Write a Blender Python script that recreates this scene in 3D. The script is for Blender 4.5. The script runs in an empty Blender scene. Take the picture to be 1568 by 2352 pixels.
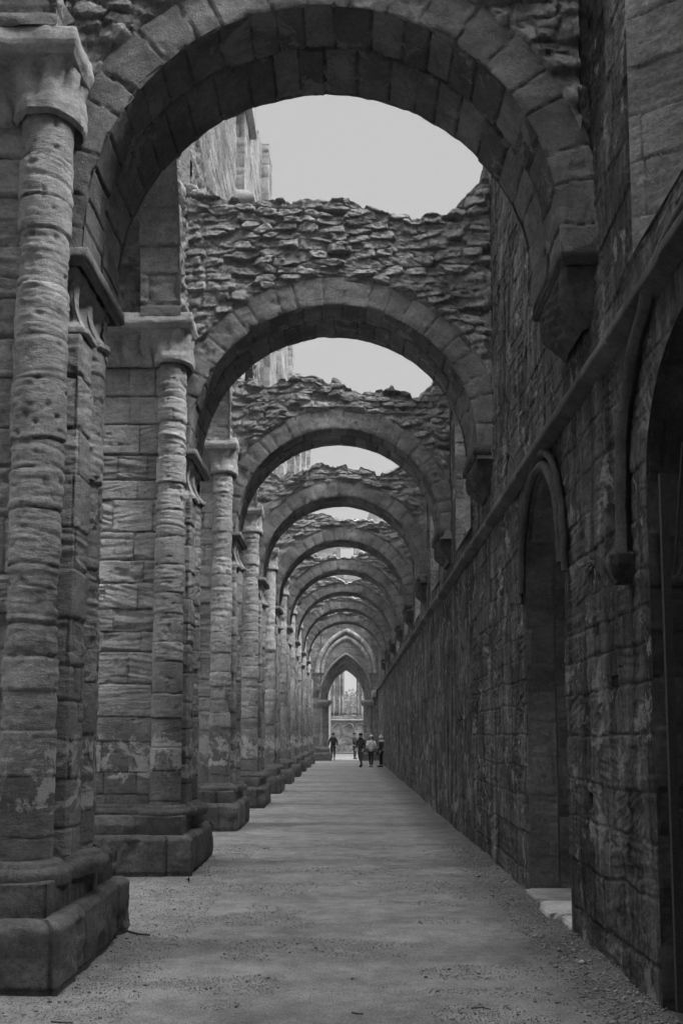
import bpy, math, random
import numpy as np
R = math.radians
sc = bpy.context.scene

# ------------------------------------------------------------------ camera
cam_d = bpy.data.cameras.new("camera"); cam = bpy.data.objects.new("camera", cam_d)
sc.collection.objects.link(cam); sc.camera = cam
cam.location = (0, 0, 1.75); cam.rotation_euler = (R(90 + 5.9), 0, 0)
cam_d.sensor_fit = 'VERTICAL'; cam_d.sensor_height = 36; cam_d.lens = 35
cam_d.shift_y = 272.7 / 2352; cam_d.shift_x = -16 / 2352
cam_d.clip_start = 0.1; cam_d.clip_end = 2000

# ------------------------------------------------------------------ world, sun, exposure
SKY_LOW, SKY_TOP = 2.3, 27.0
SUN_EL, SUN_AZ = R(52), R(110)          # azimuth clockwise from +Y: behind the camera, to the right
w = bpy.data.worlds.new("World"); sc.world = w; w.use_nodes = True
nt = w.node_tree; bg = nt.nodes['Background']
sky = nt.nodes.new('ShaderNodeTexSky'); sky.sky_type = 'NISHITA'; sky.sun_disc = False
sky.sun_elevation = SUN_EL; sky.sun_rotation = SUN_AZ; sky.dust_density = 3
bw = nt.nodes.new('ShaderNodeRGBToBW'); nt.links.new(sky.outputs[0], bw.inputs[0])
# overcast: even grey cloud, several times brighter overhead than low down
wtc = nt.nodes.new('ShaderNodeTexCoord'); wsx = nt.nodes.new('ShaderNodeSeparateXYZ'); nt.links.new(wtc.outputs['Generated'], wsx.inputs[0])
wmr = nt.nodes.new('ShaderNodeMapRange'); wmr.interpolation_type = 'SMOOTHSTEP'; nt.links.new(wsx.outputs[2], wmr.inputs[0])
for _i, _v in enumerate((.66, .98, SKY_LOW, SKY_TOP)): wmr.inputs[_i + 1].default_value = _v
mx = nt.nodes.new('ShaderNodeMix'); mx.data_type = 'FLOAT'; mx.inputs[0].default_value = 0.97
nt.links.new(bw.outputs[0], mx.inputs[2]); nt.links.new(wmr.outputs[0], mx.inputs[3])
nt.links.new(mx.outputs[0], bg.inputs[0]); bg.inputs[1].default_value = 0.1
sun_d = bpy.data.lights.new("sun", 'SUN'); sun = bpy.data.objects.new("sun", sun_d)
sc.collection.objects.link(sun)
sun_d.energy = 2.0; sun_d.angle = R(16); sun_d.color = (1, 1, 1)
sun.rotation_euler = (R(90) - SUN_EL, 0, -SUN_AZ + math.pi)
sc.view_settings.view_transform = 'Standard'; sc.view_settings.look = 'None'
sc.view_settings.exposure = 1.2; sc.view_settings.gamma = 1
sc.cycles.max_bounces = 6; sc.cycles.diffuse_bounces = 4; sc.cycles.volume_bounces = 0; sc.cycles.volume_step_rate = 10
sc.cycles.use_denoising = True

# ------------------------------------------------------------------ helpers
def h2(a, b, s=0.0):
    v = np.sin(np.asarray(a, float) * 127.1 + np.asarray(b, float) * 311.7 + s * 74.7 + 3.3) * 43758.5453
    return v - np.floor(v)
def vn(x, y, s=0.0):
    xi = np.floor(x); yi = np.floor(y); fx = x - xi; fy = y - yi
    fx = fx * fx * (3 - 2 * fx); fy = fy * fy * (3 - 2 * fy)
    a = h2(xi, yi, s); b = h2(xi + 1, yi, s); c = h2(xi, yi + 1, s); d = h2(xi + 1, yi + 1, s)
    return (a + (b - a) * fx) * (1 - fy) + (c + (d - c) * fx) * fy
def fbm(x, y, s=0.0, o=4):
    t = 0; am = .5; tot = 0
    for i in range(o):
        t = t + am * vn(x * 2 ** i, y * 2 ** i, s + i * 7.1); tot += am; am *= .5
    return t / tot

def blocks(u, z, seed, ch, bl, warp=0.0):
    """split (u,z) into courses and blocks: returns fu,fz in 0..1, du,dz metres to the edge, hashes"""
    rs = np.random.RandomState(seed)
    zb = np.cumsum(rs.uniform(ch[0], ch[1], 400)) - 2.0 - rs.uniform(0, .3)
    if warp:
        uw = u + (fbm(u * 3, z * 3, seed + .3, 3) - .5) * warp * 2; zw = z + (fbm(u * 2.2, z * 4, seed + .7, 3) - .5) * warp
    else:
        uw = u; zw = z + (fbm(u * 5, z * .5, seed + .2, 3) - .5) * .02
    c = np.clip(np.searchsorted(zb, zw.ravel()).reshape(zw.shape), 1, 399)
    z0 = zb[c - 1]; z1 = zb[c]; H = z1 - z0
    fz = (zw - z0) / H; dz = np.minimum(zw - z0, z1 - zw)
    L = bl[0] + (bl[1] - bl[0]) * h2(c, 1, seed); t = uw / L + h2(c, 2, seed) * 10
    k = np.floor(t)
    bk = k + .5 * (h2(k, c, seed) - .5); bk1 = k + 1 + .5 * (h2(k + 1, c, seed) - .5)
    lo = t < bk; hi = t >= bk1
    k = np.where(lo, k - 1, np.where(hi, k + 1, k))
    bk = k + .5 * (h2(k, c, seed) - .5); bk1 = k + 1 + .5 * (h2(k + 1, c, seed) - .5)
    fu = (t - bk) / (bk1 - bk); du = np.minimum(t - bk, bk1 - t) * L
    return fu, fz, du, dz, h2(k, c, seed + 5), h2(k, c, seed + 9), h2(k, c, seed + 13), c

def ridge(n): return 1 - np.abs(2 * n - 1)
def ashlar(u, z, seed, ch=(.27, .43), bl=(.45, .95), er=1.0, joint=.009, zlow=None, jd=1.0):
    fu, fz, du, dz, r1, r2, r3, c = blocks(u, z, seed, ch, bl)
    e = er * (np.clip((z - zlow[0]) / (zlow[1] - zlow[0]), .12, 1) if zlow else 1.0)
    dist = np.minimum(du, dz)
    tilt = (r3 - .5) * .7
    zt = z + tilt * u * (r1 > .4) + .03 * (fbm(u * 2, z * 3, seed + 21, 2) - .5)
    st = ridge(fbm(u * .9 + r1 * 9, zt * 11, seed + 1, 3)) ** 2
    st2 = ridge(fbm(u * 2.0, zt * 34, seed + 2, 3)) ** 3
    d = (r1 - .5) * .022 * (0.4 + e)
    d = d - e * .060 * (r2 ** 1.6) * np.clip(st - .25, 0, 1) - e * (.002 + .020 * np.clip(r1 * 1.6 - .6, 0, 1)) * st2
    d = d - jd * (.010 + .035 * e * h2(c, 3, seed) ** 2) * np.exp(-(dz / (.009 + .012 * e * r2)) ** 2) - jd * .012 * np.exp(-(du / .009) ** 2)
    holl = np.clip(fbm(u * 2.3, z * 5.0, seed + 4, 3) - .66, 0, 1) * 4 * (r3 > .45)
    d = d - e * .06 * np.minimum(holl, 1.2)
    d = d + (fbm(u * 22, z * 22, seed + 6, 3) - .5) * .012 - .018 * np.clip(fbm(u * 13, z * 14, seed + 61, 2) - .72, 0, 1) * 5 * er
    return d, np.stack([r1 * .7 + r3 * .3, (dist < joint) * 1.0, np.clip(-d * 12, 0, 1)], -1)

def cells(x, y, seed):
    xi, yi = np.floor(x), np.floor(y); b1 = np.full(x.shape, 9.); b2 = b1.copy(); ca = x * 0; cb = x * 0; px = x * 0; py = x * 0
    for i in (-1, 0, 1):
        for j in (-1, 0, 1):
            a_, c_ = xi + i, yi + j; fx = a_ + .5 + .95 * (h2(a_, c_, seed) - .5); fy = c_ + .5 + .62 * (h2(a_, c_, seed + 1) - .5)
            wx_ = .75 + .6 * h2(a_, c_, seed + 3); wy_ = .8 + .5 * h2(a_, c_, seed + 4); d = np.maximum(np.abs(x - fx) * wx_, np.abs(y - fy) * wy_) * .82 + np.hypot(x - fx, y - fy) * .18
            n = d < b1; b2 = np.where(n, b1, np.minimum(b2, d)); b1 = np.where(n, d, b1)
            ca = np.where(n, a_, ca); cb = np.where(n, c_, cb); px = np.where(n, fx, px); py = np.where(n, fy, py)
    return b2 - b1, ca, cb, x - px, y - py
def rubble(u, z, seed, size=1.0, bl=None, ch=None, pr=.10):
    size = size * (.8 + .55 * (fbm(np.floor(u / .9) * .7, np.floor(z / .6) * .7, seed + 40, 1))) if False else size; wu = (fbm(u * 2.3, z * 2.3, seed + .3, 3) - .5); wz = (fbm(u * 2.1, z * 3.1, seed + .7, 3) - .5)
    off_ = h2(np.floor((z + wz * .10) / (.135 * size)), 3, seed)
    e, ca, cb, dx, dy = cells((u + wu * .20) / (.33 * size), (z + wz * .11 + .02 * np.sin(u * 1.7 + seed)) / (.125 * size), seed + 2)
    r1, r2, r3 = h2(ca, cb, seed + 5), h2(ca, cb, seed + 9), h2(ca, cb, seed + 13)
    g = .02 + .07 * fbm(u * 5, z * 5, seed + 2, 2); ed = np.clip((e - g * .6) / (.055 + .06 * r3), 0, 1); ed = ed ** .8
    face = pr * (.10 + .50 * r1 ** 1.2) + pr * 1.2 * dx * (r2 - .5) - pr * .6 * dy * (r3 - .1)
    rough = (fbm(u * 14, z * 18, seed + 3, 5) - .5) * .065 - (ridge(fbm(u * 4, z * 20 + u * 2 * (r2 - .5), seed + 6, 3)) ** 3) * .014 * (r3 > .5)
    d = ed * np.maximum(face, pr * .08) + rough * (.3 + .7 * ed) + (fbm(u * .9, z * .9, seed + 8, 3) - .5) * .08 - (r2 < .07) * .06 * ed
    return d - pr * .5, np.stack([r1 * .4 + r2 * .6, (ed < .25) * 1.0, ed * 0 + .3], -1)

class MB:
    def __init__(s): s.v = []; s.f = []; s.a = []; s.n = 0
    def grid(s, P, A=None, closed=False, mask=None, flip=False):
        nv, nu = P.shape[:2]
        idx = np.arange(nv * nu).reshape(nv, nu) + s.n
        if closed: idx = np.concatenate([idx, idx[:, :1]], 1)
        q = np.stack([idx[:-1, :-1], idx[:-1, 1:], idx[1:, 1:], idx[1:, :-1]], -1)
        q = q[mask] if mask is not None else q.reshape(-1, 4)
        if flip: q = q[:, ::-1]
        if A is None: A = np.tile(np.array([.5, 0, .2]), (nv, nu, 1))
        s.v.append(P.reshape(-1, 3)); s.f.append(q); s.a.append(np.broadcast_to(A, P.shape).reshape(-1, 3)); s.n += nv * nu
    def box(s, a, b, tone=.5, n=1, jit=0.0, seed=1, flatz=None):
        """box as six finely cut faces, a little worn"""
        a = np.array(a, float); b = np.array(b, float); L = b - a
        st = max(.02, float(max(L)) / 60) if n == 0 else None
        for ax in range(3):
            i, j = [k for k in range(3) if k != ax]
            ni = max(2, int(L[i] / (st or max(L[i] / n, 1e-6))) + 1); nj = max(2, int(L[j] / (st or max(L[j] / n, 1e-6))) + 1)
            ti, tj = np.meshgrid(np.linspace(0, 1, ni), np.linspace(0, 1, nj))
            for side in (0, 1):
                P = np.zeros(ti.shape + (3,)); P[..., i] = a[i] + L[i] * ti; P[..., j] = a[j] + L[j] * tj; P[..., ax] = (a, b)[side][ax]
                if jit:
                    c = (a + b) / 2; rr = fbm(P[..., 0] * 4 + P[..., 2] * 3, P[..., 1] * 4 + P[..., 2] * 5, seed, 4) - .5
                    dirn = (P - c) / (np.abs(L) / 2 + 1e-6); edge = (np.abs(dirn) > .93).sum(-1)
                    P = P + np.sign(dirn) * (np.abs(dirn) > .999) * (rr * jit)[..., None] - np.sign(dirn) * (np.abs(dirn) > .93) * (edge >= 2)[..., None] * jit * .35
                s.grid(P, np.tile(np.array([tone, 0, .2]), ti.shape + (1,)), flip=(side == 0) ^ (ax == 1))
    def build(s, name, mat, parent=None, smooth=True):
        V = np.concatenate(s.v); F = np.concatenate(s.f).astype(np.int32); A = np.concatenate(s.a)
        me = bpy.data.meshes.new(name)
        me.vertices.add(len(V)); me.vertices.foreach_set('co', V.astype(np.float32).ravel())
        me.loops.add(F.size); me.loops.foreach_set('vertex_index', F.ravel())
        me.polygons.add(len(F)); me.polygons.foreach_set('loop_start', np.arange(0, F.size, 4, dtype=np.int32))
        me.polygons.foreach_set('use_smooth', np.full(len(F), smooth))
        me.update(calc_edges=True)
        at = me.attributes.new('blk', 'FLOAT_COLOR', 'POINT')
        at.data.foreach_set('color', np.concatenate([A, np.ones((len(A), 1))], 1).astype(np.float32).ravel())
        me.materials.append(mat)
        return link(name, me, parent)

def link(name, me, parent=None):
    o = bpy.data.objects.new(name, me); sc.collection.objects.link(o)
    if parent: o.parent = parent
    return o
def thing(name, label, cat, loc=(0, 0, 0), group=None, rz=0):
    o = bpy.data.objects.new(name, None); sc.collection.objects.link(o); o.location = loc; o.rotation_euler[2] = rz
    o.empty_display_size = .2
    return tag(o, label, cat, group)
def tag(o, label, cat, group=None):
    o['label'] = label; o['category'] = cat
    if group: o['group'] = group
    return o
def stru(o, kind='structure'): o['kind'] = kind; return o
def copy_tree(o, parent=None):
    c = o.copy(); sc.collection.objects.link(c)
    if parent: c.parent = parent
    for ch in list(o.children): copy_tree(ch, c)
    return c

def resample(pts, step):
    pts = np.array(pts, float); out = [pts[0]]
    for a, b in zip(pts[:-1], pts[1:]):
        n = max(1, int(round(np.linalg.norm(b - a) / step)))
        out += [a + (b - a) * k / n for k in range(1, n + 1)]
    return np.array(out)
def normals2(P):          # outward = right-hand side of travel
    t = np.gradient(P, axis=0); t /= np.linalg.norm(t, axis=1)[:, None] + 1e-9
    return np.stack([t[:, 1], -t[:, 0]], 1)
def arc(cx, cy, r, a0, a1, n):
    a = np.radians(np.linspace(a0, a1, n)); return [(cx + r * math.cos(t), cy + r * math.sin(t)) for t in a]
def extrude(mb, path, z0, z1, dz, fn, step=.03, taper=0.0, flip=False, cap=0.0, inset=None):
    P2 = resample(path, step); N2 = normals2(P2); s = np.concatenate([[0], np.cumsum(np.linalg.norm(np.diff(P2, axis=0), axis=1))])
    zs = np.arange(z0, z1 + dz * .5, dz); S, Z = np.meshgrid(s, zs)
    d, A = fn(S, Z)
    d = d - taper * (Z - z0)
    P = np.stack([P2[None, :, 0] + N2[None, :, 0] * d, P2[None, :, 1] + N2[None, :, 1] * d, Z], -1)
    if inset:
        mn, mxx = P2.min(0), P2.max(0); cc = (mn + mxx) / 2; f = 1 - inset(S, Z)[..., None] / ((mxx - mn) / 2); P[..., :2] = cc + (P[..., :2] - cc) * f
    if cap:
        n = 8; ex = []
        for k in range(1, n + 1):
            q_ = P[-1].copy(); mn, mxx = q_[:, :2].min(0), q_[:, :2].max(0); cc = (mn + mxx) / 2; q_[:, :2] = cc + (q_[:, :2] - cc) * (1 - cap * k / n / ((mxx - mn) / 2)); q_[:, 2] += (fbm(q_[:, 0] * 7, q_[:, 1] * 7, 4, 3) - .5) * .016; ex.append(q_)
        P = np.concatenate([P, np.array(ex)]); A = np.concatenate([A, np.repeat(A[-1:], n, 0)])
    mb.grid(P, A, flip=flip)
def plain(S, Z): return S * 0, np.stack([S * 0 + .5, S * 0, S * 0 + .2], -1)
def loft(mb, paths, zs, nsub=6, fn=None, step_n=80, smooth=True, flip=False, tone=.5):
    """paths: list of 2-D outlines at heights zs"""
    Q = []
    for p in paths:
        p = np.array(p, float); s = np.concatenate([[0], np.cumsum(np.linalg.norm(np.diff(p, axis=0), axis=1))]); t = np.linspace(0, s[-1], step_n)
        Q.append(np.stack([np.interp(t, s, p[:, 0]), np.interp(t, s, p[:, 1])], 1))
    rows = []; zz = []
    for i in range(len(Q) - 1):
        for k in range(nsub):
            f = k / nsub; rows.append(Q[i] * (1 - f) + Q[i + 1] * f); zz.append(zs[i] * (1 - f) + zs[i + 1] * f)
    rows.append(Q[-1]); zz.append(zs[-1])
    P = np.zeros((len(rows), step_n, 3)); P[..., :2] = np.array(rows); P[..., 2] = np.array(zz)[:, None]
    if fn:
        N = np.array([normals2(r) for r in rows]); T, Z = np.meshgrid(np.linspace(0, 1, step_n), np.array(zz)); d = fn(T, Z)
        P[..., 0] += N[..., 0] * d; P[..., 1] += N[..., 1] * d
    mb.grid(P, np.tile(np.array([tone, 0, .2]), P.shape[:2] + (1,)), flip=flip)

# ------------------------------------------------------------------ materials
class NB:
    def __init__(s, name, rough=.95):
        s.m = bpy.data.materials.new(name); s.m.use_nodes = True; s.t = s.m.node_tree; s.p = s.t.nodes['Principled BSDF']
        s.p.inputs['Roughness'].default_value = rough; s.p.inputs['Specular IOR Level'].default_value = .25
        s.tc = s.t.nodes.new('ShaderNodeTexCoord').outputs['Object']
    def put(s, sock, v):
        if isinstance(v, (int, float)): sock.default_value = v
        elif isinstance(v, tuple): sock.default_value = v
        else: s.t.links.new(v, sock)
    def math(s, op, a, b=0.0, c=None, clamp=False):
        n = s.t.nodes.new('ShaderNodeMath'); n.operation = op; n.use_clamp = clamp
        s.put(n.inputs[0], a); s.put(n.inputs[1], b)
        if c is not None: s.put(n.inputs[2], c)
        return n.outputs[0]
    def map(s, v, a, b, c, d):
        n = s.t.nodes.new('ShaderNodeMapRange'); s.put(n.inputs[0], v)
        for i, q in enumerate((a, b, c, d)): n.inputs[i + 1].default_value = q
        return n.outputs[0]
    def coord(s, scale, rnd=False):
        n = s.t.nodes.new('ShaderNodeMapping'); s.t.links.new(s.tc, n.inputs[0]); n.inputs['Scale'].default_value = scale
        if rnd:
            oi = s.t.nodes.new('ShaderNodeObjectInfo'); k = s.math('MULTIPLY', oi.outputs['Random'], 37.0)
            c = s.t.nodes.new('ShaderNodeCombineXYZ'); [s.put(c.inputs[i], k) for i in range(3)]; s.t.links.new(c.outputs[0], n.inputs['Location'])
        return n.outputs[0]
    def noise(s, co, sc_=1.0, det=5.0, rough=.6, dist=0.0):
        n = s.t.nodes.new('ShaderNodeTexNoise'); s.put(n.inputs['Vector'], co); n.inputs['Scale'].default_value = sc_
        n.inputs['Detail'].default_value = det; n.inputs['Roughness'].default_value = rough; n.inputs['Distortion'].default_value = dist
        return n.outputs[0]
    def voro(s, co, sc_, feat='F1'):
        n = s.t.nodes.new('ShaderNodeTexVoronoi'); n.feature = feat; s.put(n.inputs['Vector'], co); n.inputs['Scale'].default_value = sc_
        return n.outputs['Distance']
    def attr(s):
        n = s.t.nodes.new('ShaderNodeAttribute'); n.attribute_name = 'blk'
        q = s.t.nodes.new('ShaderNodeSeparateColor'); s.t.links.new(n.outputs['Color'], q.inputs[0]); return q.outputs
    def mix(s, f, a, b):
        n = s.t.nodes.new('ShaderNodeMix'); n.data_type = 'FLOAT'; s.put(n.inputs[0], f); s.put(n.inputs[2], a); s.put(n.inputs[3], b); return n.outputs[0]
    def color(s, v):
        s.t.links.new(v, s.p.inputs['Base Color'])
    def bump(s, hgt, strength=.4, dist=.01):
        n = s.t.nodes.new('ShaderNodeBump'); n.inputs['Strength'].default_value = strength; n.inputs['Distance'].default_value = dist
        s.t.links.new(hgt, n.inputs['Height']); s.t.links.new(n.outputs[0], s.p.inputs['Normal'])

def stone(name, base, blk=.35, big=.5, fine=.35, streak=0.0, lich=0.0, lichv=.42, jv=None, bump=.5, bscale=60, strata=0.0, patch=0.0, patchv=.4, damp=None, band=None):
    b = NB(name); at = b.attr()
    c1 = b.coord((1, 1, 1), True)
    v = b.math('MULTIPLY', b.map(at[0], 0, 1, 1 - blk, 1 + blk), base)
    v = b.math('MULTIPLY', v, b.map(b.noise(c1, 1.3, 6, .65), .3, .7, 1 - big, 1 + big))
    v = b.math('MULTIPLY', v, b.map(b.noise(c1, 22, 6, .75), .25, .75, 1 - fine, 1 + fine))
    v = b.math('MULTIPLY', v, b.map(b.noise(c1, 7, 8, .8), .66, .72, 1, 1 - fine * 1.1)); v = b.math('MULTIPLY', v, b.map(b.noise(b.coord((1, 1, 1.7), True), 4.2, 7, .7), .34, .66, 1 - big * .45, 1 + big * .45))
    if strata:
        sn = b.noise(b.coord((1.6, 1.6, 26), True), 1.0, 5, .65, .6)
        v = b.math('MULTIPLY', v, b.map(sn, .3, .7, 1 - strata, 1 + strata))
    if streak:
        sn = b.noise(b.coord((4.0, 4.0, .35), True), 1.0, 7, .7, .3)
        v = b.math('MULTIPLY', v, b.map(sn, .34, .66, 1 - streak, 1 + streak * 1.25))
        sn2 = b.noise(b.coord((17, 17, 1.3), True), 1.0, 5, .7)
        v = b.math('MULTIPLY', v, b.map(sn2, .3, .7, 1 - streak * .6, 1 + streak * .6))
    if jv is not None:
        jn = b.noise(c1, 5, 4, .6)
        v = b.mix(b.math('MULTIPLY', at[1], b.map(jn, .38, .62, .1, 1)), v, jv)
    if patch:
        pn = b.noise(c1, 2.1, 9, .72, .4)
        v = b.mix(b.map(pn, 1 - patch - .02, 1 - patch + .02, 0, .85), v, patchv)
    if lich:
        vo = b.voro(c1, 7.0); wob = b.noise(c1, 3.0, 3)
        thr = b.math('MULTIPLY', wob, .23 * lich)
        v = b.mix(b.math('MULTIPLY', b.math('LESS_THAN', vo, thr), .7), v, lichv)
        v = b.mix(b.map(b.noise(c1, 9, 8, .8), .66 - .05 * lich, .72 - .05 * lich, 0, .55), v, lichv)
    if damp is not None:                      # damp, algae-stained foot of the wall
        sx = b.t.nodes.new('ShaderNodeSeparateXYZ'); b.t.links.new(b.tc, sx.inputs[0])
        zz = b.math('ADD', sx.outputs[2], b.math('MULTIPLY', b.noise(c1, 1.8, 5, .7), damp[1]))
        v = b.math('MULTIPLY', v, b.map(zz, damp[0], damp[0] + damp[1], damp[2], 1.0))
    if band:                                  # pale lime bloom in a band low on the shafts
        sb = b.t.nodes.new('ShaderNodeSeparateXYZ'); b.t.links.new(b.tc, sb.inputs[0])
        up = b.map(sb.outputs[2], band[0], band[0] + .5, 0, 1); dn = b.map(sb.outputs[2], band[1], band[1] - .9, 0, 1)
        bn = b.math('MULTIPLY', b.math('MULTIPLY', up, dn), b.noise(c1, 3.4, 9, .74, .5)); v = b.mix(b.map(bn, .485, .52, 0, .9), v, .50)
    b.color(v)
    hn = b.math('ADD', b.noise(c1, bscale, 8, .75), b.math('MULTIPLY', b.noise(b.coord((1, 1, 2.6), True) if strata else c1, bscale * .3, 7, .8), 1.1))
    if strata: hn = b.math('ADD', hn, b.math('MULTIPLY', b.noise(b.coord((5, 5, 24), True), 1.0, 5, .65, .1), .5))
    if streak: hn = b.math('ADD', hn, b.math('MULTIPLY', b.noise(b.coord((20, 20, 3), True), 1.0, 4, .7), 1.0))
    b.bump(hn, bump, .024)
    return b.m

M = {}
M['pier'] = stone('sandstone_pier', .40, .26, .40, .36, strata=.07, jv=.10, lich=.15, patch=.36, patchv=.44, damp=(2.0, 1.1, .5), bump=1.0, band=(.7, 2.5))
M['arch'] = stone('sandstone_arch', .21, .12, .42, .34, jv=.10, lich=.6, lichv=.42, bump=1.0, patch=.34, patchv=.38)
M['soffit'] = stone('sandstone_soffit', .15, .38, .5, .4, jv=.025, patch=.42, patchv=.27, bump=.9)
M['rubble'] = stone('rubble_stone', .26, .42, .4, .6, jv=.19, lich=.8, lichv=.5, bump=1.0, bscale=40)
M['trim'] = stone('dark_trim_stone', .085, .25, .5, .4, jv=.04, lich=.4, lichv=.16, bump=.9)
M['wall'] = stone('aisle_wall_stone', .082, .30, .6, .55, streak=.8, jv=.045, lich=.15, lichv=.2, bump=1.0, patch=.41, patchv=.30)
M['reveal'] = stone('reveal_stone', .25, .3, .5, .5, jv=.08, patch=.40, patchv=.46, bump=1.0, bscale=30)
M['dark'] = stone('dark_door_stone', .19, .35, .5, .4, jv=.27, lich=.8, lichv=.15, bump=.9)
M['plinth'] = stone('plinth_stone', .105, .25, .45, .5, jv=.045, lich=.25, lichv=.3, bump=1.0, bscale=35)
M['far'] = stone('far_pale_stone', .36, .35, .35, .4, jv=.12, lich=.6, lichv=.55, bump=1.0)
M['end'] = stone('end_wall_stone', .21, .35, .4, .4, jv=.08, lich=.6, lichv=.45, bump=1.0)
M['chapel'] = stone('chapel_stone', .27, .35, .45, .4, jv=.10, lich=.8, lichv=.5, bump=1.0)
M['step'] = stone('worn_step_stone', .36, .15, .4, .3, bump=.5)
def flat(name, v, rough=.8, nz=.3, sc_=30, metal=0):
    b = NB(name, rough); b.p.inputs['Metallic'].default_value = metal
    b.color(b.math('MULTIPLY', b.map(b.noise(b.coord((1, 1, 1)), sc_, 5, .6), .3, .7, 1 - nz, 1 + nz), v)); b.bump(b.noise(b.coord((1, 1, 1)), sc_ * 3, 4, .6), .2, .004); return b.m
M['iron'] = flat('rusty_iron', .045, .6, .4, 60)
M['grass'] = flat('grass_blades', .09, .8, .4, 8)
M['leaf'] = flat('leaf_green', .08, .7, .4, 12)
M['stick'] = flat('dead_twig', .06, .9)

def gravel_mat():
    b = NB('gravel_path'); c = b.coord((1, 1, 1))
    wv = b.coord((.55, 1.0, 1)); v = b.map(b.noise(wv, .9, 6, .62, .4), .36, .64, .20, .30)
    v = b.math('MULTIPLY', v, b.map(b.noise(c, 3.2, 8, .75), .3, .7, .62, 1.36))
    vo = b.voro(c, 70); v = b.math('MULTIPLY', v, b.map(vo, 0, .8, 1.25, .72))
    v = b.math('MULTIPLY', v, b.map(b.noise(c, 130, 4, .8), .3, .7, .72, 1.28))
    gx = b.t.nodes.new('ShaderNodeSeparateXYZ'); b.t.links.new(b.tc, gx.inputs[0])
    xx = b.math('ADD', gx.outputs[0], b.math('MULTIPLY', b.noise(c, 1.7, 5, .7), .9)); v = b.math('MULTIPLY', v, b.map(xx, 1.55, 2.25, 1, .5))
    # darker ragged stripes across the ground below every arch
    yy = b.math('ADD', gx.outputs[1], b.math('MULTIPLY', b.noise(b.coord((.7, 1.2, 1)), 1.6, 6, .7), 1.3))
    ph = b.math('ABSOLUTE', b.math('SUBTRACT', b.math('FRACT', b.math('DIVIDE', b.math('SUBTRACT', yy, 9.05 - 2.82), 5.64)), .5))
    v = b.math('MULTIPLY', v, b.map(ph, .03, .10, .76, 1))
    sp = b.math('LESS_THAN', b.voro(c, 26), .075); v = b.mix(b.math('MULTIPLY', sp, .5), v, .05)
    sp2 = b.math('LESS_THAN', b.voro(b.coord((1.3, 1.3, 1)), 11), .045); v = b.mix(b.math('MULTIPLY', sp2, .6), v, .5)
    b.color(v)
    hh = b.math('ADD', b.math('MULTIPLY', b.voro(c, 70), -.6), b.math('MULTIPLY', b.noise(c, 30, 6, .75), 1.2))
    b.bump(hh, .7, .014); return b.m
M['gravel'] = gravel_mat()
M['turf'] = flat('turf', .10, .95, .5, 3)

BAY = 5.66; Y0 = 6.92; NP = 10
XC, RAD, ZS = -.21, 1.97, 5.72
TH = 1.17

# ------------------------------------------------------------------ ground
def ground():
    mb = MB()
    ys = np.concatenate([np.arange(3.5, 16, .035), np.arange(16, 40, .12), np.arange(40, 100, .4)])
    xs = np.arange(-5.5, 3.2, .05)
    X, Y = np.meshgrid(xs, ys)
    Z = (fbm(X * 1.1, Y * 1.4, 3, 4) - .5) * .035 + (fbm(X * 9, Y * 9, 5, 3) - .5) * .008
    Z = Z + .06 * np.exp(-np.abs(X - 1.98) / .13) * fbm(X * 4, Y * 2, 7, 3) - .012
    mb.grid(np.stack([X, Y, Z], -1), None)
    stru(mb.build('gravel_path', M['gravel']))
    mb = MB()
    xs = np.linspace(-400, 400, 60); ys = np.linspace(-200, 700, 60); X, Y = np.meshgrid(xs, ys)
    mb.grid(np.stack([X, Y, X * 0 - .09], -1)); stru(mb.build('ground', M['turf']))
ground()

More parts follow.
